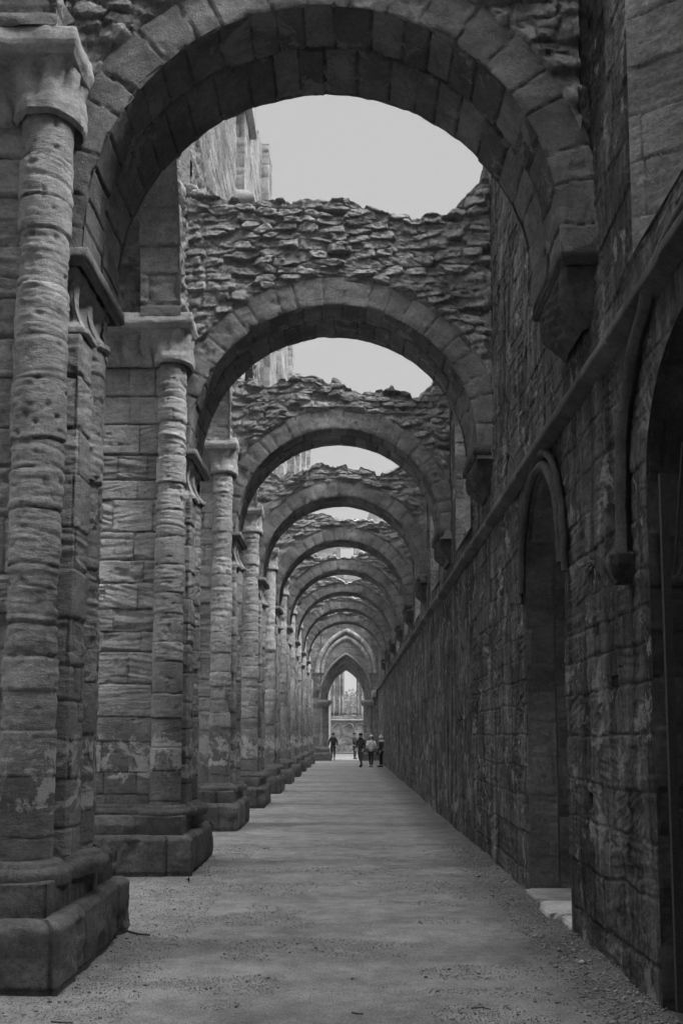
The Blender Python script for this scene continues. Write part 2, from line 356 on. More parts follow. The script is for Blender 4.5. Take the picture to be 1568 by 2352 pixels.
# ------------------------------------------------------------------ piers
def pier_parts(seed, hi, dz0=0.0, amp=1.0):
    """local: x is world x, y from the plinth's near edge, z world"""
    st = (.018, .013) if hi == 2 else ((.03, .022) if hi == 1 else (.05, .045))
    parts = []
    xr = -1.95; xl = -4.3; L = 2.25; zc = 7.02
    def er(u, z, s, **k): return ashlar(u, z, s, **k)
    # plinth
    mb = MB(); path = [(xl, 0), (xr, 0), (xr - .02, L), (xl, L)]
    n = len(resample(path, st[0]))
    def pf(S, Z):
        d, A = ashlar(S, Z * 0 + .3, seed + 3, ch=(.9, 1.0), bl=(.4, .7), er=.25, joint=.013, jd=1.8)
        d = d + (fbm(S * 5, Z * 5, seed, 4) - .5) * .045 - .05 * np.clip(fbm(S * 3.1, Z * 3.1 + 9, seed + 77, 4) - .60, 0, 1) * 4; d = d - .015 * (Z < .03)
        return d, A
    extrude(mb, path, -.04, .485, st[1], pf, st[0], cap=.22, inset=lambda S, Z: .055 * np.clip((Z - .42) / .06, 0, 1) ** 1.4)
    parts.append(('plinth', mb, 'plinth'))
    # second course, chipped corners
    mb = MB(); path = [(xl, .13), (xr - .13, .13), (xr - .14, L - .13), (xl, L - .13)]
    def pf2(S, Z):
        d, A = ashlar(S, Z * 0 + .3, seed + 4, ch=(.9, 1.0), bl=(.35, .7), er=.3, joint=.013, jd=1.8)
        ch = np.clip(fbm(S * 1.9, Z * .1, seed + 2, 3) - .42, 0, 1) * .9
        return d + (fbm(S * 7, Z * 7, seed + 8, 4) - .5) * .03, A
    extrude(mb, path, .46, .71, st[1], pf2, st[0], cap=.30, inset=lambda S, Z: np.clip((Z - .60) / .11, 0, 1) * np.clip(fbm(S * 1.9, Z * .1, seed + 2, 3) - .42, 0, 1) * .22)
    parts.append(('base_course', mb, 'plinth'))
    # torus bases
    front = .40
    cA = (-2.385, front + .15); rA = .205; cC = (-2.245, 1.24); rC = .18; cA2 = (-2.37, L - front - .15)
    xb = -2.125; yb0, yb1 = .80, 1.52
    outline = [(xl, cA[1]), (cA[0] - rA, cA[1])] + arc(cA[0], cA[1], rA, 180, 345, 14)[1:] + [(-2.18, yb0 - .02), (xb, yb0), (xb, cC[1] - .16)] \
        + arc(cC[0], cC[1], rC, -48, 48, 10) + [(xb, cC[1] + .16), (xb, yb1), (-2.18, yb1 + .02)] + arc(cA2[0], cA2[1], rA, 15, 180, 14) + [(xl, cA2[1])]
    mb = MB(); prof = [(.13, .66), (.14, .70), (.145, .735), (.135, .765), (.105, .785), (.075, .79), (.072, .81), (.05, .825), (.02, .835), (-.03, .84)]
    for pth in ([(xl, cA[1] + .02), (cA[0], cA[1] + .02)], arc(cA[0], cA[1], rA, 150, 385, 50), [(cA[0], yb0 + .02), (xb - .06, yb0 + .02), (xb - .045, yb0 + .035), (xb - .04, yb0 + .1), (xb - .04, yb1 - .05)],
                arc(cC[0], cC[1], rC, -85, 85, 40), arc(cA2[0], cA2[1], rA, -25, 210, 40)):
        P = resample(pth, .02); N = normals2(P)
        wob = (fbm(P[:, 0] * 7, P[:, 1] * 7, seed + 50, 3) - .5) * .03
        G = np.array([np.stack([P[:, 0] + N[:, 0] * (o + wob * (o > .1)), P[:, 1] + N[:, 1] * (o + wob * (o > .1)), np.full(len(P), z)], 1) for o, z in prof])
        mb.grid(G)
    parts.append(('base_moulding', mb, 'plinth'))
    # core
    zt = zc + .05
    zl = (1.2, 2.6)
    def corefn(S, Z): return ashlar(S, Z, seed, ch=(.26, .44), bl=(.4, .85), er=1.0, zlow=zl)
    mb = MB()
    extrude(mb, [(xl, cA[1] + .02), (cA[0] - .1, cA[1] + .02)], .83, zt, st[1], corefn, st[0])
    extrude(mb, [(cA[0] + .1, yb0 - .03), (xb - .03, yb0 - .03), (xb, yb0), (xb, yb1), (xb - .03, yb1 + .03), (cA2[0], yb1 + .03), (xl, yb1 + .05)], .83, 4.97, st[1],
            lambda S, Z: ashlar(S, Z, seed + 20, ch=(.26, .44), bl=(.3, .7), er=.55, zlow=zl), st[0] * .8)
    extrude(mb, [(cA[0] + .05, yb0 - .06), (-2.27, yb0 - .06), (-2.27, yb1 + .05), (xl, yb1 + .06)], 4.9, zt + .1, st[1], lambda S, Z: ashlar(S, Z, seed + 21, er=.4), st[0] * 2)
    parts.append(('core', mb, 'pier'))
    def shaft(cx, cy, r, a0, a1, sd, top):
        m = MB()
        def fn(S, Z):
            d, A = ashlar(S * 0.15 + .02 * np.sin(S * 9), Z, sd, ch=(.22, .48), bl=(60, 61), er=.0)
            fu, fz, du, dz, r1, r2, r3, c = blocks(S * .15, Z + (fbm(S * 3, Z * 2, sd + 3, 3) - .5) * .05, sd, (.22, .48), (60, 61))
            e = np.clip((Z - 1.2) / 1.4, .12, 1)
            r1 = h2(c, 1, sd + 5); r2 = h2(c, 2, sd + 6); r3 = h2(c, 4, sd + 8)
            n1 = ridge(fbm(S * 1.3, (Z + (r3 - .5) * .35 * S) * 9, sd + 1, 3)) ** 2
            n2 = ridge(fbm(S * 1.8, (Z + (r3 - .5) * .35 * S) * 26, sd + 2, 3)) ** 3
            d = (r1 - .5) * .028 * (.25 + e) - e * .055 * r2 ** 2.2 * np.clip(n1 - .25, 0, 1) - e * (.002 + .020 * np.clip(r3 * 1.8 - .7, 0, 1)) * n2
            d = d - (.010 + .030 * e * h2(c, 9, sd) ** 3) * np.exp(-(dz / (.007 + .012 * r2 * e)) ** 2)
            d = d * amp - e * amp * .10 * np.clip(fbm(S * 3.2, Z * 2.6, sd + 4, 2) - .72, 0, 1) * 3
            d = d + (fbm(S * 25, Z * 25, sd, 3) - .5) * .010 - .02 * np.clip(fbm(S * 12, Z * 14, sd + 60, 2) - .70, 0, 1) * 5 * (.3 + e)
            return d, np.stack([r1 * .6 + r3 * .4, (dz < .009) * 1.0, np.clip(-d * 10, 0, 1)], -1)
        extrude(m, arc(cx, cy, r, a0, a1, 40), .84, top, st[1], fn, min(st[0], .03)); return m
    parts.append(('shaft', shaft(cA[0], cA[1], rA, 165, 372, seed + 40, zc - .32), 'pier'))
    parts.append(('shaft', shaft(cC[0], cC[1], rC, -75, 75, seed + 41, 5.0), 'pier'))
    parts.append(('shaft', shaft(cA2[0], cA2[1], rA, -15, 195, seed + 42, zc - .32), 'pier'))
    # capital and abacus
    zt = zc + dz0
    for sgn in (0, 1):
        Yf = (lambda y: y) if sgn == 0 else (lambda y: L - y)
        bot = [(xl, .52), (-2.60, .52)] + arc(cA[0], cA[1], rA + .015, 180, 350, 14) + [(-2.14, .62), (-2.14, .8)]
        mid = [(xl, .50), (-2.66, .50)] + arc(cA[0], cA[1] + .0, rA + .05, 180, 350, 14) + [(-2.12, .64), (-2.12, .8)]
        mid2 = [(xl, .46), (-2.66, .45), (-2.60, .36), (-2.38, .31), (-2.22, .33), (-2.15, .42), (-2.14, .62), (-2.14, .8)]
        top = [(xl, .42), (-2.66, .40), (-2.60, .30), (-2.3, .28), (-2.17, .29), (-2.14, .36), (-2.13, .62), (-2.13, .8)]
        mb = MB()
        def sc_(T, Z): return -.055 * (1 - np.abs(np.sin(T * 34)) ** .6) * np.clip((zt + .12 - Z) / .1, 0, 1) * np.clip((Z - zt + .26) / .06, 0, 1) + (fbm(T * 30, Z * 9, seed + 7, 3) - .5) * .045
        ps = [[(x, Yf(y)) for x, y in p] for p in (bot, mid, mid, mid2, top)]
        loft(mb, ps, [zt - .36, zt - .33, zt - .27, zt - .08, zt + .09], 7, sc_, 160, flip=bool(sgn))
        parts.append(('capital', mb, 'pier'))
    mb = MB(); pa = [(xl, .23), (-2.09, .23), (-2.10, L - .23), (xl, L - .23)]
    def off(p, o): return [(x + (o if i in (1, 2) else 0), y + (-o if i < 2 else o)) for i, (x, y) in enumerate(p)]
    loft(mb, [off(pa, -.16), off(pa, -.03), off(pa, 0), off(pa, .005), off(pa, -.01), off(pa, -.12)], [zt + .08, zt + .085, zt + .15, zt + .18, zt + .29, zt + .30], 5,
         lambda T, Z: (fbm(T * 25, Z * 6, seed + 17, 4) - .5) * .04, 260)
    parts.append(('abacus', mb, 'pier'))
    return parts

PIER_LABELS = ['big nearest eroded stone pier, cut off by the left edge',
 'second pier from the camera, with a wide ashlar face and pale lichen on its shaft',
 'third pier from the camera, between the wide ashlar pier and the first slender one',
 'fourth pier from the camera, slender shaft below the third round arch',
 'fifth pier of the left row, seen behind the fourth',
 'sixth pier of the left row counted from the camera',
 'seventh pier of the left row counted from the camera',
 'eighth pier of the left row counted from the camera',
 'ninth pier of the left row, a thin sliver in the distance',
 'last and farthest pier of the left row next to the pointed end arch']
protos = {}
for i in range(NP):
    key = 0 if i == 0 else (1 if i == 1 else (2 + (i % 2) if i < 4 else 4 + i % 3))
    loc = (0 if i < 2 else -.03, Y0 + BAY * i, 0)
    if key not in protos:
        o = thing('stone_pier', PIER_LABELS[i], 'pier', loc, 'piers along the left of the aisle')
        for nm, mb, mt in pier_parts(100 + key * 57, {0: 2, 1: 2, 2: 1, 3: 1}.get(key, 0), {0: -.13}.get(key, 0.05), {0: .62, 1: .8}.get(key, .8)): mb.build(nm, M[mt], o)
        protos[key] = o
    else:
        o = copy_tree(protos[key]); o.location = loc; o['label'] = PIER_LABELS[i]

o = copy_tree(protos[2]); o.location = (-.03, Y0 - BAY, 0); o['label'] = 'unseen pier to the left of the camera position, added to shade the near bay'  # unseen pier, added because the near bay was lit too brightly

# ------------------------------------------------------------------ arches with rubble walls above
TOPS = [9.5, 9.15, 8.55, 8.4, 8.35, 8.35, 8.3, 8.3, 8.3]
def top_profile(x, seed, t):
    z = t + (fbm(x * 1.1, x * 0 + 1, seed, 3) - .5) * .8 + (fbm(x * 5, x * 0 + 2, seed + 1, 2) - .5) * .14
    st_ = np.floor(x / .19 + 2 * fbm(x * 2, x * 0, seed + 3, 2)); z = z + (h2(st_, 1, seed) - .5) * .13 * (h2(st_, 2, seed) > .35)
    return z + .35 * np.clip((x - 1.1) / .9, 0, 1) ** 1.5 + .25 * np.clip((-1.3 - x) / 1, 0, 1)
def arch(i):
    RAD = 1.905 if i == 0 else 1.97; ZS = 5.82 if i == 0 else 5.72; XR = 1.90 if i == 0 else 1.99
    q = .016 if i == 0 else (.02 if i == 1 else (.028 if i == 2 else .045))
    seed = 300 + i * 11; parts = []
    yf = 0.0
    thr = .34
    vo = lambda th: th / math.pi * 21
    NV = 19 + (i * 7) % 5
    def vjoint(th, sd, RR=0.0):
        t = th / math.pi * NV + .02 * np.sin(RR * 30 + th * 50); k = np.floor(t)
        b0 = k + .42 * (h2(k, 7, seed) - .5); b1 = k + 1 + .42 * (h2(k + 1, 7, seed) - .5); lo = t < b0; hi = t >= b1
        k = np.where(lo, k - 1, np.where(hi, k + 1, k)); b0 = k + .42 * (h2(k, 7, seed) - .5); b1 = k + 1 + .42 * (h2(k + 1, 7, seed) - .5)
        return k, np.minimum(t - b0, b1 - t) * math.pi / NV * RAD
    def pos(T, r, Y):
        Tc = np.clip(T, 0, math.pi); return np.stack([XC - r * np.cos(Tc), Y, ZS + r * np.sin(Tc) - np.abs(T - Tc) * RAD], -1)
    ex_ = .22 / RAD
    # ring face + soffit
    th = np.linspace(-ex_, math.pi + ex_, int(math.pi * RAD / q)); rr = np.concatenate([[0, .004], np.linspace(.012, thr + .02, max(4, int(thr / q)))])
    T, Rr = np.meshgrid(th, rr); k, dj = vjoint(T, i, Rr)
    tone = h2(k, 3, seed); Rr = Rr * (1 + .22 * (h2(k, 5, seed) - .35))
    chip = np.clip(fbm(T * 11, Rr * 5, seed + 12, 3) - .60, 0, 1) * 4
    dy = -.010 * (tone - .5) + .016 * np.exp(-(dj / max(.006, q * .5)) ** 2) - (fbm(T * 8, Rr * 8, seed, 4) - .5) * .035 + .03 * chip * (h2(k, 6, seed) > .5)
    dy = dy + (.012 + .04 * chip) * np.exp(-(Rr / .02))
    r = RAD + Rr + .006 * (tone - .5)
    mb = MB(); P = pos(T, r, yf + dy)
    mb.grid(P, np.stack([tone, (dj < max(.007, q * .45)) * 1.0, tone * 0], -1))
    parts.append(('arch_ring', mb, 'arch'))
    ys = np.concatenate([[0.004], np.arange(.015, TH, q)]); T, Y = np.meshgrid(th, ys); k, dj = vjoint(T, i)
    split = .52 + .08 * (h2(k, 1, seed) - .5); row = (Y > split) * 1.0; k2 = np.where(row > 0, k + 100, k)
    t2 = T / math.pi * 23 + .15 * np.sin(T * 9 + i) + row * .35; kk = np.floor(t2); f = t2 - kk; dj = np.minimum(f, 1 - f) * math.pi / 23 * RAD
    tone = h2(kk, row, seed + 2); dyj = np.abs(Y - split)
    dr = .028 * (tone - .5) + .028 * np.exp(-(dj / .010) ** 2) + .03 * np.exp(-(dyj / .013) ** 2) + (fbm(T * 7, Y * 5, seed + 3, 4) - .5) * .03
    dr = dr + .012 * np.exp(-(Y / .02)) + .012 * np.exp(-((TH - Y) / .02))
    r = RAD + dr; P = pos(T, r, yf + Y)
    mb = MB(); mb.grid(P, np.stack([tone, ((dj < .010) | (dyj < .014)) * 1.0, tone * 0], -1), flip=True)
    parts.append(('soffit', mb, 'soffit'))
    # rear ring + rear wall, coarse
    ro = RAD + thr
    xs = np.arange(-2.32, XR, q)
    zring = ZS + np.sqrt(np.clip((ro - .10) ** 2 - (xs - XC) ** 2, 0, None))
    tp = top_profile(xs, seed, TOPS[i])
    nv = int((TOPS[i] - ZS) / q); vv = np.linspace(0, 1, nv)[:, None]
    X = np.tile(xs, (nv, 1)); Z = zring * (1 - vv) + tp * vv
    d, A = rubble(X, Z, seed + 5)
    fade = np.clip((Z - (ZS + np.sqrt(np.clip(ro ** 2 - (X - XC) ** 2, 0, None)))) / .10, 0, 1)
    d = d * fade + .004
    mb = MB(); mb.grid(np.stack([X, yf - d - .035 * fade + .045 * (1 - fade), Z], -1), A)
    # top
    n = 40; yv = np.linspace(0, TH, n)[:, None]; X2 = np.tile(xs, (n, 1)); Y2 = yf - d[-1] - .02 + yv * (1 + 0 * xs)
    Z2 = tp + .22 * np.sin(np.clip(yv / TH, 0, 1) * math.pi) * fbm(X2 * 4, Y2 * 4, seed + 8, 3) + .6 * (rubble(X2, Y2, seed + 9)[0]) * np.clip(yv * 3, 0, 1)
    mb.grid(np.stack([X2, Y2, Z2], -1), np.tile(np.array([.6, 0, .2]), X2.shape + (1,)))
    xb = xs[::3]; zb0 = np.where(np.abs(xb - XC) < RAD, ZS + np.sqrt(np.clip(RAD ** 2 - (xb - XC) ** 2, 0, None)), ZS)
    vb = np.linspace(0, 1, 30)[:, None]; Xb = np.tile(xb, (30, 1)); Zb = zb0 * (1 - vb) + tp[::3] * vb; db, Ab = rubble(Xb, Zb, seed + 6)
    mb.grid(np.stack([Xb, yf + TH + db * .5, Zb], -1), Ab, flip=True)
    parts.append(('rubble_wall', mb, 'rubble'))
    # left corbel capital (three scallops under a slab) on the pier side
    def slab(m, x0, x1, y0, y1, z0, z1, sd):
        sg = 1 if x1 > x0 else -1
        pts = [(x0, y0), (x1, y0), (x1, y1), (x0, y1)]
        o = lambda v: [(x0, y0 - v), (x1 + sg * v, y0 - v), (x1 + sg * v, y1 + v), (x0, y1 + v)]
        loft(m, [o(-.06), o(-.055), o(-.02), o(-.018), o(0), o(0), o(-.03), o(-.3)], [z0, z0 + .004, z0 + .01, z0 + .03, z0 + .032, z1 - .01, z1 + .0, z1 + .002], 2,
             lambda T, Z: (fbm(T * 20, Z * 9, sd, 3) - .5) * .012, 150, flip=(sg < 0))
    mb = MB(); slab(mb, -2.75, -2.085, -.02, TH + .12, 5.50, 5.64, seed); ab = mb
    cap = MB(); bot = [(-2.6, .10), (-2.16, .10), (-2.135, .14), (-2.135, .40)] + arc(-2.245, .52, .185, -40, 40, 8) + [(-2.135, .66), (-2.135, .78), (-2.16, .82), (-2.6, .82)]
    topp = [(-2.6, .07), (-2.20, .07), (-2.18, .10), (-2.18, 1.10), (-2.20, 1.13), (-2.6, 1.13)]
    def scal(T, Z):
        f = np.clip((Z - 5.02) / .45, 0, 1); return -(1 - np.abs(np.sin(T * math.pi * 5.0)) ** .7) * .16 * np.clip(f * 2, 0, 1) * np.clip((1 - f) * 5, 0, 1) - .05 * np.sin(f * math.pi) + (fbm(T * 26, Z * 8, seed + 4, 3) - .5) * .02
    nb = [(x + (.03 if x > -2.5 else 0), y) for x, y in bot]
    loft(cap, [bot, nb, nb, bot, topp, topp], [4.96, 4.975, 5.01, 5.03, 5.42, 5.505], 9, scal, 260)
    parts.append(('corbel', cap, 'pier')); parts.append(('corbel_slab', ab, 'arch'))
    # right corbel on the aisle wall
    mb = MB(); slab(mb, 2.1, 1.70, .0, TH + .06, 5.52, 5.70, seed + 1); parts.append(('corbel_slab', mb, 'trim'))
    mb = MB(); rim = lambda x, y0, y1: [(2.05, y0), (x + .03, y0), (x, y0 + .05), (x, y1 - .05), (x + .03, y1), (2.05, y1)]
    def rid(T, Z): return .009 * np.sign(np.sin(Z * 80)) * (T > .25) * (T < .75) + (fbm(T * 12, Z * 6, seed + 5, 3) - .5) * .03 - .09 * (1 - np.abs(np.sin((T - .02) * math.pi * 5.2)) ** .6) * np.clip((Z - 5.14) / .1, 0, 1) * np.clip((5.5 - Z) / .2, 0, 1)
    loft(mb, [rim(1.945, .26, 1.06), rim(1.925, .24, 1.08), rim(1.90, .23, 1.09), rim(1.865, .20, 1.10), rim(1.80, .15, 1.11), rim(1.75, .11, 1.12), rim(1.74, .10, 1.13)], [5.07, 5.09, 5.13, 5.16, 5.30, 5.44, 5.53], 8, rid, 140, flip=True)
    parts.append(('corbel', mb, 'trim'))
    return parts
ARCH_LABELS = ['largest and nearest round arch spanning the aisle at the top of the photo',
 'second round arch from the camera, under the tall rubble wall',
 'third round arch from the camera, under the dipping broken rubble',
 'fourth round arch from the camera, with pale lichen dots on its ring',
 'fifth round arch counted from the camera', 'sixth round arch counted from the camera', 'seventh round arch counted from the camera',
 'eighth round arch counted from the camera', 'ninth, farthest and smallest round arch, in front of the pointed end arch']
for i in range(9):
    o = arch_o = thing('transverse_arch', ARCH_LABELS[i], 'arch', (.004 * i, (7.64, 13.33)[i] if i < 2 else 7.70 + 5.64 * i, 0), 'round arches crossing the aisle')
    for nm, mb, mt in arch(i): mb.build(nm, M[mt], o)
    if i == 2:
        o = copy_tree(arch_o); o.location = (0, 7.70 - 5.64, 0); o['label'] = 'unseen round arch over the camera position, added to shade the near bay'  # unseen arch overhead, added to keep light off the near bay

# ------------------------------------------------------------------ nave wall above the left piers (arcade arches + clerestory)
def nave_wall():
    o = thing('nave_wall', 'tall broken nave wall with flat buttresses rising above the left piers', 'wall', (-2.3, 40, 0))
    o.location = (0, 0, 0)
    XW = -2.3
    for b in range(-1, NP - 1):
        ya = Y0 + BAY * b + 2.25 - .22; yb = Y0 + BAY * (b + 1) + .22        # springings
        if b == -1: ya = yb - (BAY - 1.8)
        span = yb - ya; zs = 7.32 if b >= 0 else 7.18; Rr = span * .95
        q = .03 if b < 1 else (.035 if b < 4 else .08)
        # soffit of the pointed arch, two orders
        mb = MB(); amax = math.acos((Rr - span / 2) / Rr); ths = np.linspace(0, amax, int(Rr * amax / q))
        for side in (0, 1):
            for (xa, xb_, off) in ((-2.78, -2.24, 0), (-3.9, -2.78, .22)):
                xs = np.arange(xa, xb_ + .001, q); T, X = np.meshgrid(ths, xs)
                d, A = ashlar(X * 1.0, T * Rr, 500 + b * 3 + side, ch=(.3, .5), bl=(.5, .9), er=.5) if off == 0 else rubble(X, T * Rr, 520 + b, pr=.08)
                r = Rr + off - d; dy = (r * np.cos(T) - (Rr - span / 2)); Z = zs + r * np.sin(T)
                Y = (ya + span / 2) + (dy if side else -dy)
                mb.grid(np.stack([X, Y, Z], -1), A, flip=bool(side))
        mb.build('arcade_arch', M['arch'], o)
        # wall face
        mb = MB(); yc0 = Y0 + BAY * b + 1.125; ys = np.arange(yc0, yc0 + BAY + q / 2, q)
        ztop = 16.9 if b >= 1 else 9.6
        def zi(y):
            t = np.abs(y - (ya + yb) / 2); zz = np.sqrt(np.clip(Rr ** 2 - (t + Rr - span / 2) ** 2, 0, None)); return zs + zz
        lo = np.where((ys > ya) & (ys < yb), zi(ys), zs)
        tpz = ztop + (fbm(ys * 1.0, ys * 0, 77, 3) - .5) * 1.1
        nv = int((ztop - zs) / (q * 1.3)); vv = np.linspace(0, 1, nv)[:, None]
        Y = np.tile(ys, (nv, 1)); Z = lo * (1 - vv) + tpz * vv
        d1, A1 = rubble(Y, Z, 540 + b, pr=.16); d2, A2 = ashlar(Y, Z, 545 + b, er=.7)
        up = (Z > 10.6)[..., None]
        d = np.where(Z > 10.6, d2, d1); A = np.where(up, A2, A1)
        mb.grid(np.stack([XW + .05 + d * np.clip((Z - lo) / .1, 0, 1), Y, Z], -1), A)
        # thickness: top and inner face
        mb.grid(np.stack([np.tile(np.array([XW, -3.9])[:, None], (1, len(ys))), np.tile(ys, (2, 1)), np.tile(tpz, (2, 1))], -1))
        mb.grid(np.stack([np.full((2, len(ys)), -3.9), np.tile(ys, (2, 1)), np.stack([lo, tpz])], -1), flip=True)
        for ye in (ys[0], ys[-1]):
            mb.grid(np.array([[[XW, ye, zs + .3], [-3.9, ye, zs + .3]], [[XW, ye, tpz[0]], [-3.9, ye, tpz[0]]]]))
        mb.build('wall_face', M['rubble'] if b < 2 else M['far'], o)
    for b in range(2, NP):                                                  # flat buttresses
        yp = Y0 + BAY * b + .62; mb = MB(); tz = 17.0 + .5 * ((b * 37) % 5) / 5
        pth = [(-2.34, yp), (-1.98, yp), (-1.98, yp + 1.2), (-2.34, yp + 1.2)]
        fn = lambda S, Z: ashlar(S, Z, 600 + b, bl=(.3, .6), er=.6)
        extrude(mb, pth, 9.3, 12.3, .05, fn, .04)
        extrude(mb, [(-2.34, yp + .08), (-2.07, yp + .08), (-2.07, yp + 1.1), (-2.34, yp + 1.1)], 12.4, tz, .05, fn, .04)
        loft(mb, [[(-2.34, yp), (-1.98, yp), (-1.98, yp + 1.2), (-2.34, yp + 1.2)], [(-2.34, yp - .08), (-1.86, yp - .10), (-1.86, yp + 1.28), (-2.34, yp + 1.28)],
                  [(-2.34, yp - .08), (-1.86, yp - .10), (-1.86, yp + 1.28), (-2.34, yp + 1.28)], [(-2.34, yp + .08), (-2.07, yp + .08), (-2.07, yp + 1.1), (-2.34, yp + 1.1)]], [12.22, 12.28, 12.42, 12.6], 2)
        loft(mb, [[(-2.34, yp + .08), (-2.07, yp + .08), (-2.07, yp + 1.1), (-2.34, yp + 1.1)], [(-2.34, yp - .03), (-1.95, yp - .03), (-1.95, yp + 1.2), (-2.34, yp + 1.2)], [(-2.34, yp - .03), (-1.95, yp - .03), (-1.95, yp + 1.2), (-2.34, yp + 1.2)], [(-2.34, yp + .08), (-2.07, yp + .08), (-2.07, yp + 1.1), (-2.34, yp + 1.1)]], [14.3, 14.36, 14.5, 14.62], 2)
        mb.grid(np.array([[[-2.4, yp + .08, tz], [-2.07, yp + .08, tz]], [[-2.4, yp + 1.1, tz], [-2.07, yp + 1.1, tz]]]))
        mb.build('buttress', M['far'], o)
nave_wall()

# ------------------------------------------------------------------ aisle wall on the right
XW = 1.95
WIN = [(4.42 + BAY * k, 6.57 + BAY * k) for k in range(0, 10) if k != 1]
ZSILL, ZHEAD = 5.05, 8.0
def aisle_wall():
    o = thing('aisle_wall', 'long dark stained stone wall along the right of the aisle', 'wall')
    GY0, GY1, GZ = 4.45, 6.44, 3.42           # gate opening
    DY0, DY1, DZ = 8.98, 10.97, 3.30          # blocked doorway
    def seg(zlo, zhi, ybreaks, mk, seed, name):
        mb = MB()
        ys = []
        for a, b_ in zip(ybreaks[:-1], ybreaks[1:]):
            st = .013 if a < 14 else (.04 if a < 25 else .09)
            n = max(2, int(round((b_ - a) / st))); ys += list(np.linspace(a, b_, n, endpoint=False))
        ys = np.array(ys + [ybreaks[-1]])
        for lo_, hi_ in ((0, 16), (16, 200)):
            y = ys[(ys >= lo_ - 1e-6) & (ys <= hi_ + 1e-6)] if lo_ == 0 else np.concatenate([[ys[ys <= 16][-1]], ys[ys > 16]])
            zq = .0135 if lo_ == 0 else .05
            zs = np.unique(np.concatenate([np.arange(zlo, zhi, zq), [zhi]]))
            Y, Z = np.meshgrid(y, zs)
            wy = (fbm(Y * 1.5, Z * 1.5, seed + 31, 3) - .5); d, A = ashlar(Y + wy * .08, Z + wy * .09, seed, ch=(.20, .42), bl=(.25, .80), er=.5, joint=.007, jd=.65)
            ero = np.clip(fbm(Y * 1.3, Z * .8, seed + 33, 4) - .5, 0, 1) * 3; d = d * (1 - .0 * ero) - ero * .05 * fbm(Y * 9, Z * 5, seed + 34, 4)
            d = d + (fbm(Y * .7, Z * .35, seed + 9, 3) - .5) * .07 + (fbm(Y * 6, Z * 2.2, seed + 35, 4) - .5) * .014
            # putlog holes
            for (hy, hz) in HOLES:
                if zlo < hz < zhi: d = d - .22 * ((np.abs(Y - hy) < .055) & (np.abs(Z - hz) < .07))
            Yc, Zc = Y.copy(), Z.copy(); msk, Yc, Zc = mk(Yc, Zc)
            e = 1.0
            P = np.stack([XW + .02 - d, Yc, Zc], -1)
            mb.grid(P, A, mask=msk, flip=True)
        mb.build(name, M['wall'], o)
    def arch_hole(Y, Z, y0, y1, zspring, rise=None):
        """faces inside a round-headed opening, boundary vertices pulled onto the curve"""
        c = (y0 + y1) / 2; r = (y1 - y0) / 2; k = (rise or r) / r
        inside = (np.abs(Y - c) < r - 1e-4) & (Z < zspring) | (((Y - c) ** 2 + ((Z - zspring) / k) ** 2 < r * r) & (Z >= zspring))
        rho = np.sqrt((Y - c) ** 2 + ((Z - zspring) / k) ** 2); near = (Z > zspring) & (np.abs(rho - r) < .035)
        f = r / np.maximum(rho, 1e-6)
        Y = np.where(near, c + (Y - c) * f, Y); Z = np.where(near, zspring + (Z - zspring) * f, Z)
        fi = inside[:-1, :-1] & inside[1:, :-1] & inside[:-1, 1:] & inside[1:, 1:]
        # face centre test too
        return fi, Y, Z
    def face_in(Y, Z, y0, y1, zspring, k):
        cy = (Y[:-1, :-1] + Y[1:, 1:]) / 2; cz = (Z[:-1, :-1] + Z[1:, 1:]) / 2; c = (y0 + y1) / 2; r = (y1 - y0) / 2
        return ((np.abs(cy - c) < r) & (cz < zspring)) | (((cy - c) ** 2 + ((cz - zspring) / k) ** 2 < r * r) & (cz >= zspring))
    def mk_low(Y, Z):
        m = np.ones((Y.shape[0] - 1, Y.shape[1] - 1), bool)
        for (a, b_, zz, k) in ((GY0, GY1, GZ, .85), (DY0, DY1, DZ, 1.12)):
            m &= ~face_in(Y, Z, a, b_, zz, k); _, Y, Z = arch_hole(Y, Z, a, b_, zz, (b_ - a) / 2 * k)
        return m, Y, Z
    def mk_up(Y, Z):
        m = np.ones((Y.shape[0] - 1, Y.shape[1] - 1), bool)
        for a, b_ in WIN:
            c = (a + b_) / 2
            cz = (Z[:-1, :-1] + Z[1:, 1:]) / 2
            m &= ~(face_in(Y, Z, a, b_, ZHEAD, 1.0) & (cz > ZSILL)); _, Y, Z = arch_hole(Y, Z, a, b_, ZHEAD)
        return m, Y, Z
    HOLES = [(10.65, 5.96), (10.96, 5.77), (11.34, 5.74), (9.7, 5.18), (10.57, 5.37), (11.31, 5.37), (9.78, 4.9), (14.72, 5.54), (12.4, 1.9), (16.8, 1.9), (17.1, 2.0), (21.5, 2.6), (12.9, 2.6), (9.4 - 1.5, 2.6), (14.8, 5.2), (20, 5.3), (8.2, 1.2), (7.4, 2.1), (7.2, .9), (24, 1.8), (27, 2.3)]
    seg(-.05, 4.63, [1.0, GY0, GY1, DY0, DY1, 14, 25, 67], mk_low, 700, 'lower_face')
    br = [1.0]
    for a, b_ in WIN: br += [a, b_]
    br += [67]
    def seg_up():
        seg(4.63, 9.9, br, mk_up, 731, 'upper_face')
    seg_up()
    # string course
    mb = MB(); ys = np.concatenate([np.arange(1, 16, .03), np.arange(16, 67, .12)])
    prof = [(0.02, 4.53), (-.01, 4.54), (-.085, 4.585), (-.092, 4.59), (-.094, 4.605), (-.092, 4.655), (-.088, 4.66), (.0, 4.80), (.02, 4.81)]
    G = np.array([[(XW + x, y, z) for y in ys] for x, z in prof]); Yg = G[..., 1]
    G[..., 0] += (fbm(Yg * 3, G[..., 2] * 10, 9, 4) - .5) * .02; G[..., 2] += (fbm(Yg * 1.2, Yg * 0, 19, 3) - .5) * .03
